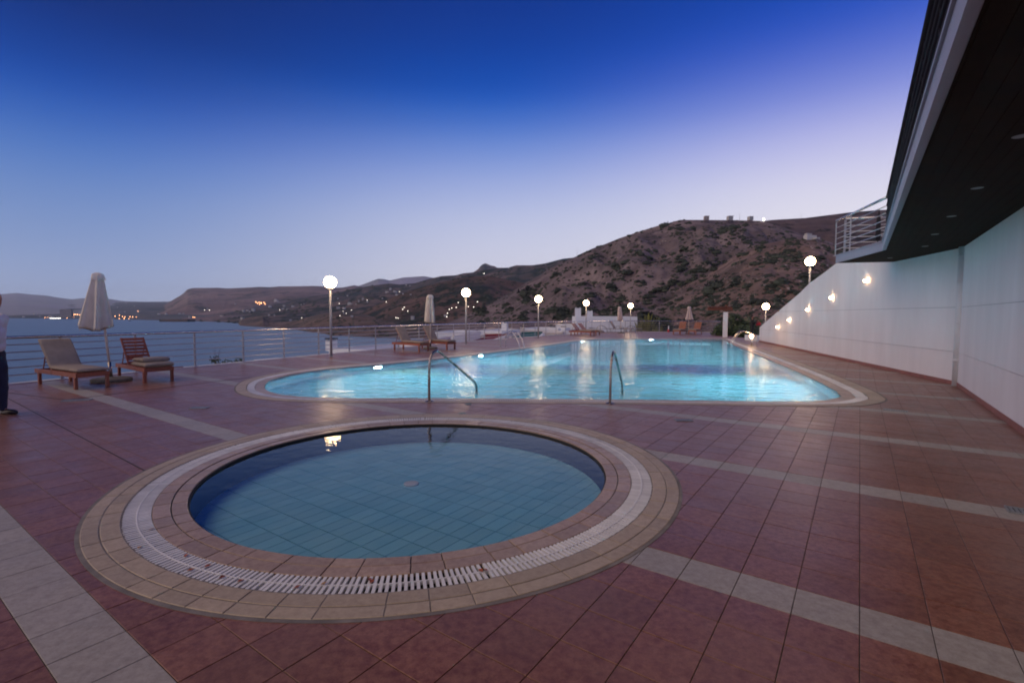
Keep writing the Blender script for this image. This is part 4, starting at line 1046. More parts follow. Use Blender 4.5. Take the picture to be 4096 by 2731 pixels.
    fs = [q for q in hair.f if all((hv[i][2] > .93 * h + max(0, hv[i][0]) * 1.1) or hv[i][0] < -.012 * h and hv[i][2] > .90 * h for i in q)]
    mb = MB(); mb.add([(x + hf * h, y, z) for x, y, z in hv], fs); mb.build('hair', hair_m, r_, True)
    for s_ in (-1, 1):
        ell(((.058 + hf) * h, s_ * .018 * h, .934 * h), (.006 * h, .008 * h, .005 * h), 10, 8).build('eye', M_black, r_)
        xo = s_ * stride; yy = s_ * (.055 + legspread * .28)
        mb = MB(); e1 = ell((xo * h + .045 * h, yy * h, .016 * h), (.085 * h, .030 * h, .026 * h)); e1.v = [(x, y, max(z, .0)) for x, y, z in e1.v]; e1.build('shoe', M_shoe, r_, True)
    return r_
pm_ = person((-7.50, 7.06, .012), R(-5), 1.80, 'man in a loose pale shirt and dark trousers cut off by the left edge', [(-.04, .12, .65), (-.03, .12, .51), (-.02, .115, .47)], [(-.04, -.13, .655), (-.02, -.13, .51), (-.01, -.125, .47)], (M_shirt, M_navy, M_hair), .1, .0, .05, .05)
p2_ = person((15.05, 31.0, .012), R(-12), 1.52, 'person in black holding something red at the end of the white wall', [(.05, .13, .66), (.15, .10, .70), (.19, .08, .71)], [(.05, -.13, .66), (.15, -.09, .70), (.19, -.07, .71)], (M_blackc, M_blackc, M_dhair), .08, .04)
r_ = empty('red_bag', (15.40, 30.92, .93), R(-12), 'small red bag held by the person in black', 'bag')
MB().box((0, 0, .05), (.26, .14, .20)).build('pouch', M_red, r_, bevel=.03)
MB().tube(bent([(-.08, 0, .15), (-.05, 0, .22), (.05, 0, .22), (.08, 0, .15)]), .012, 6).build('strap', M_red, r_)

# ------------------------------------------------------------------ villas below the terrace
def villa(cx_, cy_, w, d, z0, z1, rz, roofm, label, wallm=M_white, par=.55, chim=(), win=()):
    r_ = empty('villa', (cx_, cy_, z0), rz, label, 'house', 'white villas below the terrace'); hh = z1 - z0
    MB().box((0, 0, (hh - par) / 2), (w, d, hh - par)).build('wall', wallm, r_)
    for s_ in (-1, 1):
        MB().box((s_ * (w / 2 - .1), 0, hh - par / 2 + .001), (.2, d, par)).build('parapet', wallm, r_)
        MB().box((0, s_ * (d / 2 - .1), hh - par / 2), (w - .4, .2, par)).build('parapet', wallm, r_)
        MB().box((s_ * (w / 2 - .215), 0, hh - par / 2 - .04), (.02, d - .44, par - .08)).build('parapet_lining', roofm, r_)
        MB().box((0, s_ * (d / 2 - .215), hh - par / 2 - .04), (w - .44, .02, par - .08)).build('parapet_lining', roofm, r_)
    MB().box((0, 0, hh - par + .012), (w - .42, d - .42, .02)).build('roof', roofm, r_)
    for (x_, y_, cw_, ch_, capm) in chim:
        c_ = MB().box((x_, y_, hh - par + ch_ / 2), (cw_, cw_, ch_)).build('chimney', wallm, r_)
        MB().box((x_, y_, hh - par + ch_ + .14), (cw_ * 1.12, cw_ * 1.12, .07)).build('cap', M_black, c_)
        for a in (-1, 1):
            for b in (-1, 1): MB().box((x_ + a * cw_ * .36, y_ + b * cw_ * .36, hh - par + ch_ + .05), (.09, .09, .11)).build('cap_foot', wallm, c_)
    for (x_, z_, ww, wh) in win:
        f_ = MB().box((x_, -d / 2 - .02, z_), (ww, .06, wh)).build('window', M_frame, r_)
        for a in (-1, 1): MB().box((x_ + a * ww / 4, -d / 2 - .055, z_), (ww / 2 - .12, .02, wh - .16)).build('pane', M_glassdark, f_)
    return r_
def vpx(xl, xr, yt, Y, depth, zb, rz, *a, **k):
    """villa whose near top edge spans those sight lines at forward distance Y"""
    L = at(xl, yt, Y); Rr = at(xr, yt, Y); z1 = float((L[2] + Rr[2]) / 2); w = float(Rr[0] - L[0]); c = (L + Rr) / 2
    return villa(float(c[0] - math.sin(rz) * depth / 2), float(c[1] + depth / 2), w, depth, zb, z1, rz, *a, **k)
def open_villa(xl, xr, Y, depth, zr, roofm, label, wallm, parR):
    L = at(xl, 1370, Y); Rr = at(xr, 1370, Y); w = float(Rr[0] - L[0]); c = (L + Rr) / 2
    r_ = empty('villa', (float(c[0]), float(c[1] + depth / 2), -7), R(-6), label, 'house', 'white villas below the terrace'); hh = zr + 7
    MB().box((0, 0, (hh - .03) / 2), (w, depth, hh - .03)).build('wall', wallm, r_)
    MB().box((0, 0, hh - .008), (w - .4, depth - .4, .04)).build('roof', roofm, r_)
    MB().box((w / 2 - .1, 0, hh + parR / 2 - .03), (.2, depth, parR)).build('parapet', M_white, r_)
    MB().box((-w / 2 + .1, 0, hh + .08), (.2, depth, .22)).build('parapet', wallm, r_)
    MB().box((0, depth / 2 - .1, hh + .15), (w - .4, .2, .36)).build('parapet', wallm, r_)
    MB().box((0, depth / 2 - .21, hh + .13), (w - .44, .02, .28)).build('parapet_lining', roofm, r_)
    return r_
vpx(1265, 1545, 1399, 27.5, 6, -6, R(-28), M_white, 'white flat roof just beyond the railing left of the cushioned loungers', par=.3, chim=[(-3.4, -1.5, .5, .62, 0)])
open_villa(1695, 1850, 29.0, 9.0, -.33, M_maroon, 'white villa with sunken maroon roof behind the upright parasol', M_white, .62)
open_villa(1868, 2004, 31.5, 9.0, -.35, M_maroon, 'white villa with maroon roof behind the second globe lamp', M_cream, .25)
vpx(1736, 1850, 1329, 43.0, 6, -7, R(-8), M_white, 'plain white wall block rising behind the maroon roof', par=.3)
vpx(1862, 1992, 1335, 44.5, 6, -7, R(-8), M_white, 'white block behind the second maroon roof', par=.3)
vpx(1905, 2010, 1322, 50.0, 6, -7, R(-20), M_white, 'plain white block with a tall square chimney beyond the railing', par=.3, chim=[(1.1, -1.5, .55, 1.1, 0)])
open_villa(2060, 2185, 37.5, 9.0, -.36, M_green, 'villa with dark green roof behind the third globe lamp', M_cream, .2)
vpx(2078, 2250, 1328, 49.0, 5, -7, R(-8), M_white, 'cream wall block behind the green roof', M_cream, par=.3, chim=[(-1.9, -2.0, .45, .75, 0)])
vpx(2082, 2235, 1314, 56.0, 6, -7, R(-20), M_white, 'long white wall block above the green roofed villa', par=.3)
vpx(2238, 2320, 1324, 52.0, 8, -7, R(-20), M_maroon, 'small white villa with maroon roof left of the big white house', par=.5, chim=[(-.8, -3.4, .45, .8, 0)])
vpx(2222, 2305, 1299, 66.0, 6, -7, R(-14), M_white, 'narrow white block touching the big white house', par=.3)
vpx(2304, 2548, 1265.5, 62.0, 9, -7, R(-4), M_white, 'big white house with two white chimneys behind the far loungers', par=.3, chim=[(-3.5, -3.6, .72, 1.35, 0), (-2.0, -3.6, .66, .98, 0)], win=[(2.4, 6.0, .75, .75)])
r_ = vpx(1004, 1053, 1440, 22.5, 1.2, -6, R(-28), M_black, 'squat black capped chimney block just outside the railing', par=.12)

# ------------------------------------------------------------------ planting near the terrace
def blades(name, c, rad, hgt, n, m, wid, droop, parent=None, seed=1, up=.6):
    rd = random.Random(seed); mb = MB()
    for _ in range(n):
        a = rd.uniform(0, 2 * math.pi); r0 = rd.uniform(0, rad * .35); L = hgt * rd.uniform(.55, 1.1); x0, y0 = c[0] + r0 * math.cos(a), c[1] + r0 * math.sin(a); z0 = c[2] + rd.uniform(0, hgt * .35)
        o_ = rd.uniform(.2, 1) * rad; s_ = (-math.sin(a) * wid, math.cos(a) * wid); v = []
        for k in range(4):
            t_ = k / 3; x = x0 + math.cos(a) * o_ * t_; y = y0 + math.sin(a) * o_ * t_; z = z0 + L * (t_ * up * 1.6 - droop * t_ * t_); w_ = (1 - t_) * .9 + .1
            v += [(x - s_[0] * w_, y - s_[1] * w_, z), (x + s_[0] * w_, y + s_[1] * w_, z)]
        mb.add(v, [(0, 1, 3, 2), (2, 3, 5, 4), (4, 5, 7, 6)])
    return mb.build(name, m, parent)
def leafball(mb, c, rad, n, sz, rd, sq=.8):
    for _ in range(n):
        a, b = rd.uniform(0, 2 * math.pi), math.acos(rd.uniform(-1, 1)); r_ = rad * rd.uniform(.35, 1) ** .5
        p = Vector((c[0] + r_ * math.sin(b) * math.cos(a), c[1] + r_ * math.sin(b) * math.sin(a), c[2] + r_ * math.cos(b) * sq)); u_ = Vector((rd.uniform(-1, 1), rd.uniform(-1, 1), rd.uniform(-1, 1))).normalized() * sz; w_ = u_.orthogonal().normalized() * sz * .5
        mb.add([p - u_, p + w_, p + u_, p - w_], [(0, 1, 2, 3)])
def shrub(x, y, z, rad, hgt, n, sz, m, label, seed=1, name='shrub', cat='shrub', lobes=5):
    rd = random.Random(seed); r_ = empty(name, (x, y, z), 0, label, cat); mb = MB(); st_ = MB()
    for k in range(lobes):
        a = rd.uniform(0, 6.28); q = rd.uniform(.0, .6) * rad; c = (q * math.cos(a), q * math.sin(a), hgt * rd.uniform(.45, .95)); leafball(mb, c, rad * rd.uniform(.35, .6), n // lobes, sz, rd)
        st_.tube([(0, 0, 0), (c[0] * .5, c[1] * .5, c[2] * .5), c], [.03, .02, .008], 5)
    mb.build('foliage', m, r_); st_.build('stem', M_bark, r_)
    return r_
r_ = empty('palm_bush', (14.9, 54, -2.0), 0, 'yellow green palm like bush behind the far railing', 'bush')
for k, (dx, dz, s_) in enumerate([(-1.0, 0, 1), (0, .3, 1.1), (1.0, -.2, .9)]): blades('fronds', (dx, 0, dz), 1.0 * s_, 3.2 * s_, 130, M_yleaf, .07, .35, r_, 10 + k)
MB().tube([(0, 0, 0), (0, 0, 1.2)], .15, 8).build('trunk', M_bark, r_)
shrub(16.4, 55, -2.2, 1.6, 3.0, 1800, .14, M_leaf, 'rounded green bush right of the yellow green palm', 22)
shrub(15.6, 36.6, -1.2, 1.1, 1.7, 1400, .10, M_leaf, 'dark olive bush behind the white pillar', 23)
shrub(17.0, 36.2, -1.0, 1.2, 1.9, 1500, .10, M_leaf, 'dark bush behind the person in black', 24)
shrub(18.3, 38.5, -.6, 1.5, 2.0, 1500, .12, M_leaf, 'dark bush below the globe lamp behind the wall', 25)
g_ = at(28, 1480, 10.2)
shrub(g_[0] - .25, g_[1], g_[2] - .55, .42, .55, 150, .05, M_leaf, 'leafy sprig poking through the railing beside the man', 26, lobes=4)
for k, (px, py) in enumerate([(868, 1440), (905, 1446), (948, 1446)]):
    g_ = at(px, py, 15.6); r_ = shrub(g_[0], g_[1], g_[2] - .3, .28, .42, 90, .035, M_leaf, ['thin twiggy plant beyond the railing, left of three', 'low leafy plant beyond the railing, middle of three', 'low plant beyond the railing beside a post'][k], 30 + k, lobes=4)
    if k == 0: blades('twigs', (0, 0, .2), .14, .5, 12, M_bark, .004, .1, r_, 3)

# ------------------------------------------------------------------ sea, hills, haze
ZSEA = -38.5
def sea_dist(px, py):
    r_ = ray(px, py); t_ = (ZSEA - HC) / r_[2]; return float(r_[1] * t_)
ms = bpy.data.materials.new('sea_water'); ms.use_nodes = True; t = ms.node_tree; b = t.nodes['Principled BSDF']; n_ = t.nodes.new; l_ = t.links.new
b.inputs['Base Color'].default_value = (.025, .085, .17, 1); b.inputs['Roughness'].default_value = .32; b.inputs['IOR'].default_value = 1.33
g = n_('ShaderNodeNewGeometry'); mp = n_('ShaderNodeMapping'); mp.inputs['Scale'].default_value = (.25, 1, 1); l_(g.outputs['Position'], mp.inputs[0])
nz = n_('ShaderNodeTexNoise'); nz.inputs['Scale'].default_value = .035; nz.inputs['Detail'].default_value = 6; l_(mp.outputs[0], nz.inputs['Vector'])
cr = n_('ShaderNodeValToRGB'); cr.color_ramp.elements[0].position = .35; cr.color_ramp.elements[0].color = (.050, .088, .125, 1); cr.color_ramp.elements[1].position = .65; cr.color_ramp.elements[1].color = (.080, .135, .18, 1); l_(nz.outputs[0], cr.inputs[0]); l_(cr.outputs[0], b.inputs['Base Color'])
nb_ = n_('ShaderNodeTexNoise'); nb_.inputs['Scale'].default_value = .6; nb_.inputs['Detail'].default_value = 4; l_(g.outputs['Position'], nb_.inputs['Vector'])
bp = n_('ShaderNodeBump'); bp.inputs['Strength'].default_value = .5; bp.inputs['Distance'].default_value = .06; l_(nb_.outputs[0], bp.inputs['Height']); l_(bp.outputs[0], b.inputs['Normal'])
tag(MB().add([(-25000, -3000, ZSEA), (20000, -3000, ZSEA), (20000, 26000, ZSEA), (-25000, 26000, ZSEA)], [(0, 1, 2, 3)]).build('sea', ms), 'calm blue grey sea of the bay', kind='structure')

def hill_mat(name, soil1, soil2, veg, vegamt, s1, s2, s3, rock=None):
    m = bpy.data.materials.new(name); m.use_nodes = True; t = m.node_tree; b = t.nodes['Principled BSDF']; n = t.nodes.new; l = t.links.new
    g = n('ShaderNodeNewGeometry'); P = g.outputs['Position']; b.inputs['Roughness'].default_value = .95; b.inputs['Specular IOR Level'].default_value = .1
    def nz(s, d, r=.6, dist=0):
        q = n('ShaderNodeTexNoise'); q.inputs['Scale'].default_value = s; q.inputs['Detail'].default_value = d; q.inputs['Roughness'].default_value = r; q.inputs['Distortion'].default_value = dist; l(P, q.inputs['Vector']); return q.outputs[0]
    c = n('ShaderNodeValToRGB'); c.color_ramp.elements[0].position = .35; c.color_ramp.elements[0].color = (*soil1, 1); c.color_ramp.elements[1].position = .65; c.color_ramp.elements[1].color = (*soil2, 1); l(nz(s1, 8, .7), c.inputs[0])
    v = n('ShaderNodeValToRGB'); v.color_ramp.elements[0].position = vegamt; v.color_ramp.elements[1].position = vegamt + .09; v.color_ramp.elements[0].color = (0, 0, 0, 1); v.color_ramp.elements[1].color = (1, 1, 1, 1)
    a = n('ShaderNodeMath'); a.operation = 'MULTIPLY_ADD'; a.inputs[1].default_value = .55; l(nz(s2, 3), a.inputs[0]); q = n('ShaderNodeMath'); q.operation = 'MULTIPLY'; q.inputs[1].default_value = .45; l(nz(s3, 5), q.inputs[0]); l(q.outputs[0], a.inputs[2]); l(a.outputs[0], v.inputs[0])
    mx = n('ShaderNodeMix'); mx.data_type = 'RGBA'; l(v.outputs[0], mx.inputs[0]); l(c.outputs[0], mx.inputs[6]); mx.inputs[7].default_value = (*veg, 1); big = n('ShaderNodeMapRange'); big.inputs[1].default_value = .44; big.inputs[2].default_value = .62; big.inputs[4].default_value = .6; l(nz(s1 * .45, 4, .6, .6), big.inputs[0])
    m2 = n('ShaderNodeMix'); m2.data_type = 'RGBA'; l(big.outputs[0], m2.inputs[0]); l(mx.outputs[2], m2.inputs[6]); m2.inputs[7].default_value = (veg[0] * 1.9, veg[1] * 1.55, veg[2] * 1.9, 1); l(m2.outputs[2], b.inputs['Base Color'])
    bp = n('ShaderNodeBump'); bp.inputs['Strength'].default_value = .9; bp.inputs['Distance'].default_value = 2.0; l(nz(s2 * .8, 6), bp.inputs['Height']); l(bp.outputs[0], b.inputs['Normal'])
    return m
from mathutils import noise as mn
def fbm(x, y, s, oct=5, seed=0.):
    t = 0; a = 1; f = 1 / s
    for _ in range(oct): t += a * mn.noise(Vector((x * f + seed, y * f, seed * 1.7))); a *= .5; f *= 2.1
    return t
HILLS = {}
def hill(name, label, ridge, D1, base, m, NX=160, NT=46, rough=1.0, shape=1.25, rs=300, base_z=None, D0=None, back=.35, seed=0., gully=0):
    """terrain between a foot line and a ridge line, with its back slope"""
    xs = np.linspace(ridge[0][0], ridge[-1][0], NX); rx, ry = zip(*ridge); yr = np.interp(xs, rx, ry)
    d1 = np.interp(xs, *zip(*D1)) if hasattr(D1, '__len__') else np.full(NX, float(D1))
    V = []; rows = NT + 5
    for i, x in enumerate(xs):
        top = at(x, yr[i], d1[i]); z1 = top[2]; rr_ = ray(x, yr[i])
        if base_z is None:
            yb = np.interp(x, *zip(*base)); d0 = sea_dist(x, yb); z0 = ZSEA - 2
        else: d0 = float(np.interp(x, *zip(*D0)) if hasattr(D0, '__len__') else D0); z0 = base_z
        d0 = min(d0, d1[i] * .93)
        k_ = rr_[0] / rr_[1]
        for j in range(rows):
            if j < NT:
                t_ = j / (NT - 1); d = d0 + (d1[i] - d0) * t_; z = z0 + (z1 - z0) * t_ ** shape
                env = math.sin(math.pi * t_) ** .8; hh = max(6., (z1 - z0)); amp = rough * .10 * hh * env
                xx = k_ * d
                nz_ = fbm(xx, d, rs, 5, seed); z += amp * nz_
                if gully: z -= gully * .06 * hh * env * abs(fbm(xx * 1.0, d * .35, rs * .6, 3, seed + 5))
                z += .012 * hh * fbm(xx, d, rs * .12, 3, seed + 9) * (1 if j else 0) * (.4 + .6 * env) * rough
                # stay under the sight line of the ridge
                zmax = HC + (z1 - HC) * (d / d1[i]) - .004 * hh * (1 - t_) if z1 > HC else z1 + (HC - z1) * (1 - d / d1[i])
                z = min(z, zmax) if j < NT - 1 else z1
            else:
                q = (j - NT + 1) / 5; d = d1[i] * (1 + back * q); z = z1 + (ZSEA - 5 - z1) * q ** 1.6
            V.append((k_ * d, d, z))
    f = [(i * rows + j, (i + 1) * rows + j, (i + 1) * rows + j + 1, i * rows + j + 1) for i in range(NX - 1) for j in range(rows - 1)]
    me = MB().add(V, f).mesh(name, m, True); o = bpy.data.objects.new(name, me); COL.objects.link(o); tag(o, label, kind='structure')
    HILLS[name + label] = BVHTree.FromPolygons(V, f); o['_'] = 0; del o['_']
    return HILLS[name + label]
mh_far = hill_mat('hazed_mountain_ground', (.25, .27, .31), (.32, .33, .36), (.20, .22, .25), .55, .0006, .002, .0005)  # part of the haze put into the mountains' pale bluish colour
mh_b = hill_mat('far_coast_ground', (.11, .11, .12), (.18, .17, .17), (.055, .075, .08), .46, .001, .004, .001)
mh_mesa = hill_mat('mesa_ground', (.18, .13, .13), (.30, .22, .21), (.045, .055, .055), .53, .002, .006, .0015)
mh_green = hill_mat('green_slope_ground', (.11, .085, .08), (.21, .15, .135), (.022, .034, .030), .455, .004, .012, .003)
mh_brown = hill_mat('brown_hill_ground', (.10, .066, .058), (.18, .12, .105), (.022, .032, .026), .49, .006, .02, .005)
mh_cliff = hill_mat('cliff_ground', (.11, .075, .06), (.22, .16, .13), (.028, .040, .034), .53, .01, .025, .008)
mh_big = hill_mat('dry_hillside_ground', (.12, .092, .098), (.265, .21, .212), (.040, .045, .040), .555, .05, .13, .018)
mh_knoll = hill_mat('knoll_ground', (.15, .10, .09), (.29, .21, .185), (.036, .040, .032), .56, .08, .16, .03)
mh_dark = hill_mat('shaded_ridge_ground', (.10, .074, .074), (.16, .12, .118), (.022, .026, .026), .50, .02, .05, .01)  # shade on the right ridge put into darker soil and scrub colours

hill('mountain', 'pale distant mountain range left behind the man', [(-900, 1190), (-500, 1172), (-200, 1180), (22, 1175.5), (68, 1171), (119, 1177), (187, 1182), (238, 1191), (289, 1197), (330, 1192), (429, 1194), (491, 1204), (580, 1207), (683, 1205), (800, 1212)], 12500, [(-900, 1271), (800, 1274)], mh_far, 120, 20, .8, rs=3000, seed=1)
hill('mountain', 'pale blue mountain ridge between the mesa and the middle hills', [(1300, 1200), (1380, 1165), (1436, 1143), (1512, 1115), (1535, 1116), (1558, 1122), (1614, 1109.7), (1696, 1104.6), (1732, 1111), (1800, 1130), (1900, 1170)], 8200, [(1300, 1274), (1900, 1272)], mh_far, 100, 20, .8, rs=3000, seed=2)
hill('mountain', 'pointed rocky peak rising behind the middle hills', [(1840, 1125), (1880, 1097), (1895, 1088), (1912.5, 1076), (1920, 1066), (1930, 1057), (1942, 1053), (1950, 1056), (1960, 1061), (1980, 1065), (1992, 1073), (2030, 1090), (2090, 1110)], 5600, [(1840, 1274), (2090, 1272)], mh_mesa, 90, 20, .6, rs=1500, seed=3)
hb = hill('hill', 'low blue hills behind the far town', [(-900, 1215), (-400, 1212), (-100, 1214), (60, 1206), (102, 1203.5), (160, 1208), (250, 1210), (400, 1212), (560, 1207), (700, 1210), (900, 1225)], 10500, [(-900, 1271), (0, 1273), (312, 1275), (536, 1280), (700, 1284), (900, 1290)], mh_b, 150, 30, 1, rs=1500, seed=4)
hm = hill('hill', 'flat topped purple headland across the bay', [(560, 1262), (596, 1247), (655, 1221), (693, 1198.5), (720, 1183), (735, 1172), (749.5, 1157), (770, 1152), (872, 1151), (910, 1153.5), (1000, 1149.5), (1038, 1147), (1080, 1148.5), (1115, 1145.5), (1184, 1145), (1255, 1143.5), (1293, 1145.5), (1345, 1151), (1370, 1150), (1418, 1140.6), (1446, 1147), (1500, 1160), (1560, 1190)], [(560, 7800), (750, 7600), (1000, 7200), (1560, 6500)], [(560, 1281), (759, 1285.7), (900, 1290), (1560, 1296)], mh_mesa, 230, 46, 1.1, 1.5, rs=900, seed=5, gully=1)
hg = hill('hill', 'dark green wooded slopes scattered with white houses', [(600, 1278), (700, 1264), (850, 1240), (1000, 1219), (1150, 1199), (1300, 1178), (1380, 1162), (1446, 1148.5), (1490, 1142), (1536, 1135.5), (1561, 1133.7), (1600, 1138), (1659.5, 1132.4), (1719, 1114.6), (1767, 1104), (1823, 1101), (1853, 1093), (1898, 1089), (1942, 1080), (1987, 1071), (2031, 1071), (2064, 1061), (2130, 1061), (2180, 1053.6), (2251, 1035), (2400, 1020)], [(600, 6500), (1000, 5200), (1446, 4200), (2400, 2600)], [(600, 1281.5), (759, 1285.7), (900, 1291), (1000, 1299), (1400, 1304), (2400, 1320)], mh_green, 260, 50, 1.1, 1.2, rs=600, seed=6, gully=1)
hr_ = hill('hill', 'dark brown ridge above the coast behind the second globe lamp', [(1330, 1300), (1400, 1272), (1500, 1224), (1600, 1176), (1700, 1144), (1800, 1121), (1880, 1105), (1960, 1103), (2046, 1122), (2150, 1142), (2300, 1180), (2400, 1220)], [(1330, 1500), (2400, 1500)], [(1330, 1335), (2400, 1345)], mh_brown, 200, 46, 1.2, 1.1, rs=260, seed=7, gully=1.2)
hc = hill('hill', 'rocky coast with low brown cliffs running into the sea', [(946, 1300), (952, 1290), (964, 1275), (985, 1271), (1008, 1269), (1052, 1263), (1060, 1272), (1075, 1283), (1110, 1288), (1160, 1287), (1195, 1281), (1229, 1269), (1280, 1256.5), (1340, 1250), (1420, 1254), (1500, 1262), (1600, 1278), (1700, 1292), (1900, 1300)], [(946, 2300), (1100, 1900), (1229, 1500), (1900, 1150)], [(946, 1303), (1059, 1310), (1195, 1322), (1300, 1336), (1330, 1343), (1451, 1348), (1560, 1353), (1900, 1358)], mh_cliff, 240, 36, 1.3, .75, rs=90, seed=8, gully=1.5)
hk0 = hill('hill', 'dark bare ridge on the right behind the big hillside', [(2900, 905), (3042, 886), (3088, 880), (3220, 872.4), (3322, 859.7), (3400, 849.5), (3480, 843), (3600, 836), (3900, 840), (4300, 870)], 760, None, mh_dark, 150, 30, .9, 1.0, rs=90, base_z=0, D0=300, seed=10)
h3 = hill('hill', 'large dry hillside covered with dark scrub', [(1700, 1338), (1779, 1296), (1860, 1262), (1950, 1222), (2046, 1167), (2110, 1130), (2165, 1098), (2215, 1066), (2260, 1044), (2300, 1028), (2327.5, 1013), (2340, 1008), (2368, 995), (2419, 977), (2475.5, 954), (2557, 926), (2623.5, 905.6), (2690, 888), (2720, 879.6), (2812, 880), (2950, 881), (3042, 884), (3120, 905), (3200, 935), (3300, 962), (3420, 1000), (3600, 1040), (4200, 1120)], [(1700, 560), (2400, 560), (3042, 520), (3600, 380), (4200, 300)], None, mh_big, 320, 110, 1.5, .95, rs=75, base_z=-16, D0=[(1700, 150), (2500, 110), (3000, 100), (4200, 90)], seed=11, gully=2.2)
h4 = hill('hill', 'nearer stony knoll with sparse bushes below the dark ridge', [(2700, 1160), (2830, 1100), (2930, 1030), (3033, 981), (3128, 961), (3224, 953), (3272, 957), (3320, 977), (3361, 990), (3450, 1020), (3700, 1100)], 240, None, mh_knoll, 160, 70, 1.1, .9, rs=36, base_z=-9, D0=62, seed=12, gully=1)
tag(MB().add([(-12, 46, -9.5), (60, 30, -9.5), (260, 140, -15.5), (-60, 170, -17)], [(0, 1, 2, 3)]).build('ground', mh_knoll), 'rough ground below the terrace', kind='structure')

# scrub on the hillside
def blob(rd):
    mb = MB(); n, m = 9, 5; v = []
    for i in range(m + 1):
        for k in range(n):
            a = math.pi * (i / m) * .62; b_ = 2 * math.pi * k / n; q = 1 + rd.uniform(-.28, .28); v.append((q * math.sin(a) * 1.0 * math.cos(b_), q * math.sin(a) * math.sin(b_), (.62 * math.cos(a) - .05) * q))
    mb.add(v, [(i * n + k, i * n + (k + 1) % n, (i + 1) * n + (k + 1) % n, (i + 1) * n + k) for i in range(m) for k in range(n)])
    for _ in range(60):    # ragged leaf faces breaking the outline
        a = rd.uniform(0, 6.28); b_ = rd.uniform(0, 1.5); p = Vector((math.sin(b_) * math.cos(a), math.sin(b_) * math.sin(a), .62 * math.cos(b_))) * rd.uniform(.85, 1.22); u_ = Vector((rd.uniform(-1, 1), rd.uniform(-1, 1), rd.uniform(-1, 1))) * .22; w_ = u_.orthogonal() * .8
        mb.add([p - u_, p + w_, p + u_], [(0, 1, 2)])
    return mb
rdb = random.Random(5); BL_ = [blob(rdb) for _ in range(6)]; BLm = [b_.mesh('shrub', M_scrub) for b_ in BL_]
def cast(bvh, px, py):
    r_ = Vector(ray(px, py)).normalized(); h_ = bvh.ray_cast(Vector(C0), r_); return h_[0]
cand = []
rdp = random.Random(11)
def first_hit(px, py):
    best = None
    for q in (h4, h3):
        p = cast(q, px, py)
        if p is not None and (best is None or p.y < best.y): best = p
    return best
for _ in range(9500):
    px, py = rdp.uniform(1720, 3420), rdp.uniform(875, 1350)
    cl = mn.noise(Vector((px * .010, py * .018, 3.))) + .5 * mn.noise(Vector((px * .03, py * .05, 7.)))
    if cl < rdp.uniform(-.75, .55): continue
    p = first_hit(px, py)
    if p is None: continue
    s_ = min(2.6, rdp.lognormvariate(-.55, .55)) * (1 + 1.3 * max(0, cl)) * (.45 + p.y / 520) * (.8 if px > 2900 else 1)
    if rdp.random() < .06: s_ *= 1.7
    cand.append((p, s_, s_ / p.y))
cand.sort(key=lambda c: -c[2])
restm = MB()
for k, (p, s_, _) in enumerate(cand):
    a = rdp.uniform(0, 6.28); j = rdp.randrange(6); sx, sy, sz = s_ * rdp.uniform(.8, 1.35), s_ * rdp.uniform(.8, 1.2), s_ * rdp.uniform(.75, 1.15)
    if k < 290:
        o = obj('scrub_bush', BLm[j], None, tuple(p - Vector((0, 0, s_ * .08))), rdp.uniform(-.4, .4)); o.scale = (sx, sy, sz)
        tag(o, 'low dark scrub bush growing on the dry hillside', 'bush', 'scrub bushes scattered over the hillside')
    else:
        ca, sa = math.cos(a), math.sin(a); lite = BL_[j]
        restm.add([(p.x + (x * ca - y * sa) * sx, p.y + (x * sa + y * ca) * sy, p.z + z * sz - s_ * .08) for x, y, z in lite.v[:54]], lite.f[:45])
tag(restm.build('scrub', M_scrub), 'dark scrub spread over the dry hillside', kind='stuff')
# stones
stm = MB()
M_rock = mat('pale_rock', (.30, .25, .24), .9, island=.3)
for _ in range(4000):
    px, py = rdp.uniform(1900, 3420), rdp.uniform(885, 1330)
    if mn.noise(Vector((px * .012, py * .02, 13.))) < rdp.uniform(-.2, .5): continue
    p = first_hit(px, py)
    if p is None: continue
    s_ = rdp.uniform(.15, .55) * (.5 + p.y / 400); d_ = [rdp.uniform(.6, 1.4) for _ in range(3)]
    stm.box((p.x, p.y, p.z + s_ * .1), (s_ * d_[0] * 1.5, s_ * d_[1], s_ * d_[2] * .8), Matrix.Rotation(rdp.uniform(0, 3), 3, 'Z') @ Matrix.Rotation(rdp.uniform(-.5, .5), 3, 'X'))
tag(stm.build('rocks', M_rock), 'pale rocks and stones strewn over the hillside', kind='stuff')
# trees on the green slopes
trm = MB()
for bv, x0, x1, y0, y1, n, sz in ((hg, 760, 2200, 1070, 1300, 2200, 9), (hr_, 1400, 2250, 1110, 1330, 1500, 3.6), (hc, 960, 1750, 1255, 1345, 700, 3.0)):
    for _ in range(n):
        px, py = rdp.uniform(x0, x1), rdp.uniform(y0, y1)
        if mn.noise(Vector((px * .014, py * .03, 23.))) < rdp.uniform(-.4, .4): continue
        p = cast(bv, px, py)
        if p is None: continue
        s_ = sz * rdp.uniform(.4, 1.2) * (p.y / 2500 if bv is hg else 1); lite = BL_[rdp.randrange(6)]
        trm.add([(p.x + x * s_, p.y + y * s_, p.z + z * s_) for x, y, z in lite.v[:54]], lite.f[:45])
tag(trm.build('woodland', M_scrub), 'dark trees and bushes covering the coastal slopes', kind='stuff')

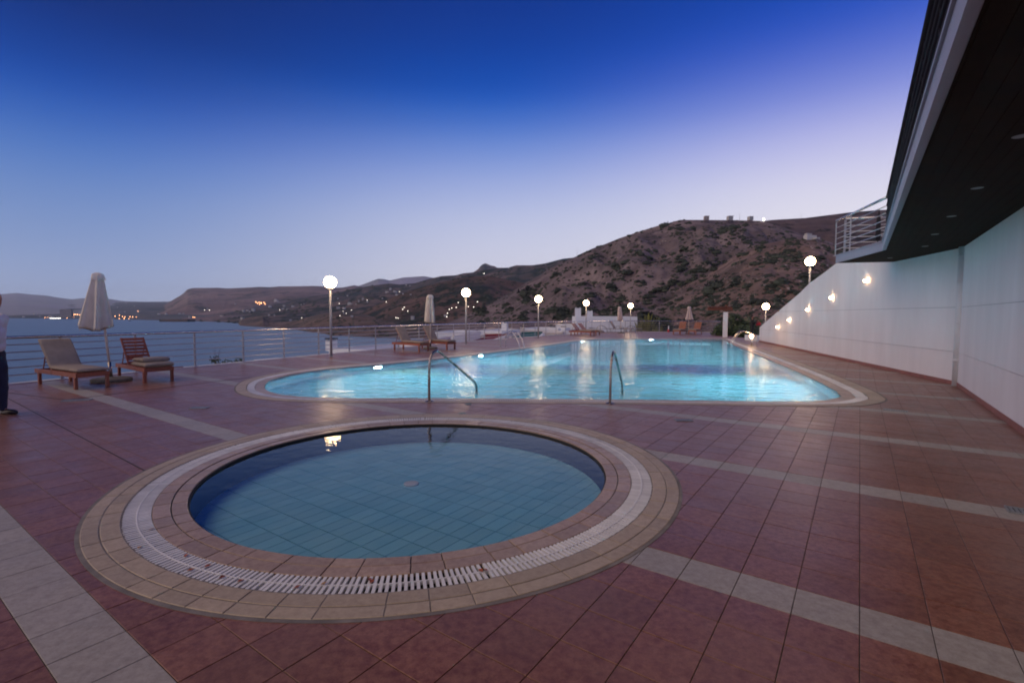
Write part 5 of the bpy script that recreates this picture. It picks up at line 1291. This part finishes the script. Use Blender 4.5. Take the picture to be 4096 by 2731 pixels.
# ------------------------------------------------------------------ far houses and lights
hm_ = []
def house_mesh(w, d, h_, two):
    mb = MB().box((0, 0, h_ / 2), (w, d, h_)); mb.box((0, 0, h_ + .15), (w * 1.02, d * 1.02, .3))
    if two: mb.box((-w * .2, d * .05, h_ * 1.35 + .3), (w * .5, d * .8, h_ * .7)); mb.box((w * .2, -d / 2 - .4, h_ * .45), (w * .4, .8, .25))
    return mb.mesh('house', M_house)
HM = [house_mesh(1.0, .7, .45, False), house_mesh(1.2, .8, .5, True), house_mesh(1.6, .7, .4, True), house_mesh(.8, .8, .7, False)]
for q in HM: pass
def far_house(px, py, wpx, bvs, label, group, k=None):
    for bv in bvs:
        p = cast(bv, px, py)
        if p is not None: break
    if p is None: return
    s_ = wpx / FPX * p.y * .52; o = obj('house', HM[rdp.randrange(4) if k is None else k], None, (p.x, p.y, p.z - s_ * .1), rdp.uniform(-.5, .5)); o.scale = (s_,) * 3
    tag(o, label, 'house', group)
lab = ('white house on the dark slope across the bay', 'white houses scattered on the slopes across the bay')
for px, py, w in [(1014, 1246, 26), (1000, 1250, 14), (1105, 1208, 22), (1116, 1214, 16), (1137, 1227, 17), (1172, 1228, 14), (1149, 1240, 12), (1098, 1263, 12), (1077, 1263, 12), (1163, 1284, 20), (1205, 1222, 12), (1216, 1218, 10), (1352, 1196, 13), (1390, 1184, 10), (1353, 1235, 26), (1377, 1236, 20), (1408, 1267, 18), (1375, 1254, 10), (1435, 1207, 14), (1452, 1199, 16), (1468, 1204, 8), (1470, 1210, 12), (1400, 1219, 22), (1425, 1218, 10), (1548, 1171, 14), (1562, 1160, 18), (1580, 1170, 18), (1588, 1182, 14), (1530, 1196, 10), (1651, 1278, 30), (1645, 1290, 14), (1782, 1266, 22), (1612, 1178, 12), (1643, 1180, 12), (1640, 1145, 8), (1625, 1142, 9), (1831, 1105, 10), (2035, 1074, 9), (2183, 1060, 6),
                (870, 1246, 22), (905, 1246, 18), (860, 1253, 12), (955, 1243, 26), (975, 1248, 20), (990, 1244, 14), (941, 1218, 10), (890, 1272, 30), (970, 1277, 24), (788, 1252, 10), (810, 1261, 12), (830, 1237, 9), (735, 1258, 12), (720, 1260, 16), (775, 1264, 22), (1080, 1230, 16), (1132, 1239, 18)]:
    far_house(px, py, w * 1.0, (hc, hr_, hg, hm), *lab)
lab = ('white block of the seaside town across the bay', 'buildings of the far seaside town')
for px, py, w in [(25, 1265, 16), (60, 1262, 10), (95, 1270, 12), (140, 1259, 14), (160, 1267, 10), (205, 1272, 22), (330, 1266, 26), (312, 1268, 14), (300, 1270, 10), (180, 1238, 12), (215, 1228, 14), (120, 1239, 8), (235, 1223, 8), (160, 1232, 8), (90, 1240, 8), (448, 1274, 18), (455, 1277, 12), (580, 1262, 14), (592, 1259, 12), (568, 1266, 14), (615, 1265, 16), (636, 1262, 16), (665, 1262, 16), (672, 1266, 12), (700, 1272, 14), (730, 1270, 10), (480, 1251, 8), (500, 1249, 8), (550, 1246, 10), (560, 1247, 8), (470, 1231, 8), (505, 1213, 6), (540, 1226, 8), (620, 1273, 12), (650, 1276, 14), (760, 1272, 14)]:
    far_house(px, py, w, (hm, hb), *lab)
# unfinished tower block on the far shore
p = cast(hb, 262, 1271)
if p is not None:
    w_ = 46 / FPX * p.y; hh = 34 / FPX * p.y
    r_ = empty('tower_block', tuple(p), 0, 'wide grey hotel block of many storeys by the far shore', 'building')
    MB().box((0, w_ * .12, hh / 2 - 5), (w_, w_ * .2, hh + 10)).build('wall', mat('hotel_concrete', (.17, .15, .17), .9), r_)
    wm = MB().box((0, 0, 0), (w_ / 18, 1.0, hh / 20)).mesh('window', M_house)
    for a in range(8):
        for c_ in range(7): obj('window', wm, r_, (-w_ * .44 + a * w_ * .125, w_ * .018, hh * .1 + c_ * hh * .13))
# town and slope lights
lm_w = mat('warm_far_light', (1, .8, .5), .5, emit=(1, .42, .16), estr=14); lm_c = mat('cool_far_light', (1, 1, .95), .5, emit=(1, .90, .74), estr=8)
ls = MB().sphere((0, 0, 0), 1, 8, 6); LMW, LMC = ls.mesh('street_light', lm_w), ls.mesh('street_light', lm_c)
def far_light(px, py, bvs, warm, s_=1.0):
    for bv in bvs:
        p = cast(bv, px, py)
        if p is not None: break
    if p is None: return
    rr_ = s_ * .9 / FPX * p.y
    d = (Vector(C0) - p).normalized(); o = obj('street_light', LMW if warm else LMC, None, tuple(p + d * rr_ * 2 + Vector((0, 0, rr_)))); o.scale = (rr_,) * 3
    tag(o, 'tiny warm light in the seaside town across the bay' if warm else 'tiny pale light on the slopes across the bay', 'street light', 'warm lights of the far town' if warm else 'pale lights across the bay')
for px in (14, 27, 40, 52, 66, 75, 92, 97): far_light(px, 1253 + (px % 5), (hb,), True, .9)
for k in range(22): far_light(200 + k * 2.0, 1273.2, (hb,), False, .8)
for px, py in [(180, 1270), (190, 1271), (250, 1270), (265, 1268), (277, 1270), (297, 1259), (303, 1258), (310, 1259), (318, 1260), (296, 1268), (268, 1273), (280, 1269), (438, 1265), (446, 1266), (460, 1266), (478, 1262), (477, 1275), (490, 1267), (500, 1268), (497, 1275), (520, 1268), (531, 1268), (545, 1268), (515, 1275), (563, 1266), (570, 1265), (595, 1265), (603, 1266), (612, 1264), (622, 1262), (632, 1260), (663, 1260), (664, 1262), (680, 1261), (645, 1274), (652, 1273), (660, 1272), (688, 1274), (708, 1262), (715, 1270), (724, 1271), (735, 1270), (772, 1269), (778, 1270), (605, 1275), (552, 1246), (756, 1266), (628, 1271), (585, 1266), (640, 1263), (700, 1268)]:
    far_light(px, py, (hm, hb), True, rdp.uniform(.8, 1.3))
for px, py in [(737, 1281), (750, 1282), (757, 1281.5), (665, 1283), (819, 1241), (838, 1240.5), (907, 1266), (926, 1268), (940, 1269), (980, 1242), (993, 1243)]: far_light(px, py, (hg, hm), False, 1.0)
for px, py in [(1024, 1208.5), (1037, 1210), (1046, 1213), (1056, 1211), (1030, 1214), (1038, 1218), (1044, 1213), (1060, 1217)]: far_light(px, py, (hm, hg), True, 1.3)
for px, py in [(1372, 1246), (1406, 1241), (1360, 1264), (1385, 1254), (1357, 1215), (1460, 1189), (1545, 1208), (1207, 1273), (1598, 1167), (1617, 1230), (1611, 1238), (1631, 1245), (1637, 1254), (1833, 1211), (1797, 1238), (1807, 1233), (1825, 1230), (1873, 1227), (1895, 1229), (1790, 1254), (1910, 1208), (1583, 1271), (1588, 1272), (1594, 1273), (1936, 1095), (1787, 1268), (1120, 1240), (1468, 1201)]:
    far_light(px, py, (hc, hr_, hg), False, 1.0 if px < 1600 else 1.25)
# little boats
for k, (px, py) in enumerate([(520, 1284), (534, 1280)]):
    d = sea_dist(px, py); p = at(px, py, d); s_ = (10, 6)[k] / FPX * d
    r_ = empty('boat', (p[0], p[1], ZSEA), .2, ['small dark boat on the calm bay in front of the town', 'smaller boat further out beside the dark boat'][k], 'boat')
    MB().prism([(-s_ / 2, -s_ * .12), (s_ * .3, -s_ * .14), (s_ / 2, 0), (s_ * .3, s_ * .14), (-s_ / 2, s_ * .12)], .1, s_ * .16).build('hull', M_blackc, r_)
    MB().box((-s_ * .05, 0, s_ * .22), (s_ * .3, s_ * .16, s_ * .13)).build('cabin', M_house, r_)
d = sea_dist(700, 1286); a = at(655, 1286, d); c_ = at(765, 1287, d)
tag(MB().box(((a[0] + c_[0]) / 2, (a[1] + c_[1]) / 2, ZSEA + 4), (float(c_[0] - a[0]), 60, 14)).build('breakwater', mh_cliff), 'low dark breakwater in front of the headland', 'breakwater')

# buildings and masts on the hilltop
for px, w, h_, lb, k in ((2825, 21, 19, 'dark unfinished block alone on the hilltop, leftmost of three', 0), (2919, 24, 19, 'white hilltop house with slanted side, middle of three', 1), (3001, 22, 17, 'white hilltop house with dark bushes in front, rightmost of three', 2)):
    p = at(px, 881, 515); s_ = w * .8 / FPX * 515; hh = h_ * .85 / FPX * 515
    r_ = empty('hilltop_house', (p[0], p[1], p[2] - .3), .15 * k, lb, 'house', 'three blocks on the hilltop')
    m_ = M_rock if k == 0 else M_house
    MB().box((0, 0, hh / 2), (s_, s_ * .8, hh)).build('wall', m_, r_)
    MB().box((s_ * .1, 0, hh + .12), (s_ * 1.1, s_ * .9, .25)).build('roof', m_, r_)
    MB().box((s_ * .58, 0, hh * .55), (s_ * .14, s_ * .7, .2)).build('balcony_slab', m_, r_)
    wm = MB().box((0, 0, 0), (s_ * .16, .1, hh * .2)).mesh('window', M_glassdark)
    for a in (-.25, .2):
        for b_ in (.3, .7): obj('window', wm, r_, (s_ * a, -s_ * .4 - .03, hh * b_))
for px, y0, y1, Y in ((2308, 1022, 992, 560), (2958, 882, 852, 515), (3204, 876, 852, 700)):
    p = at(px, y0 + 3, Y); q = at(px, y1, Y)
    r_ = empty('mast', tuple(p), 0, {2308: 'thin mast on the left shoulder of the hillside', 2958: 'thin mast between the hilltop houses', 3204: 'thin mast on the dark right ridge'}[px], 'mast')
    MB().tube([(0, 0, 0), (0, 0, float(q[2] - p[2]))], [.16, .08], 6).build('pole', M_pole, r_)
    MB().box((0, 0, float(q[2] - p[2]) * .8), (1.2, .08, .08)).build('crossarm', M_pole, r_)
p = at(3055, 878, 515); o = obj('street_light', LMC, None, tuple(p)); o.scale = (.9, .9, 1.6); tag(o, 'bright pale light right of the hilltop houses', 'street light')
p = first_hit(3240, 960)
if p is not None:
    o = obj('house', HM[2], None, tuple(p + Vector((0, 0, -.2))), .2); o.scale = (3.2,) * 3; tag(o, 'lone white hut on top of the knoll below the dark ridge', 'house')

# haze
mz = bpy.data.materials.new('haze'); mz.use_nodes = True; t = mz.node_tree; t.nodes.remove(t.nodes['Principled BSDF'])
pv = t.nodes.new('ShaderNodeVolumePrincipled'); pv.inputs['Color'].default_value = (.72, .86, 1, 1); pv.inputs['Density'].default_value = .00003; pv.inputs['Anisotropy'].default_value = .2
t.links.new(pv.outputs[0], t.nodes['Material Output'].inputs['Volume'])
hz = MB().box((-2500, 7400, 340), (30100, 17800, 790)).build('haze', mz); tag(hz, 'thin evening haze over the bay', kind='stuff')
mz.cycles.homogeneous_volume = True if hasattr(mz.cycles, 'homogeneous_volume') else None
print('objects', len(bpy.data.objects))
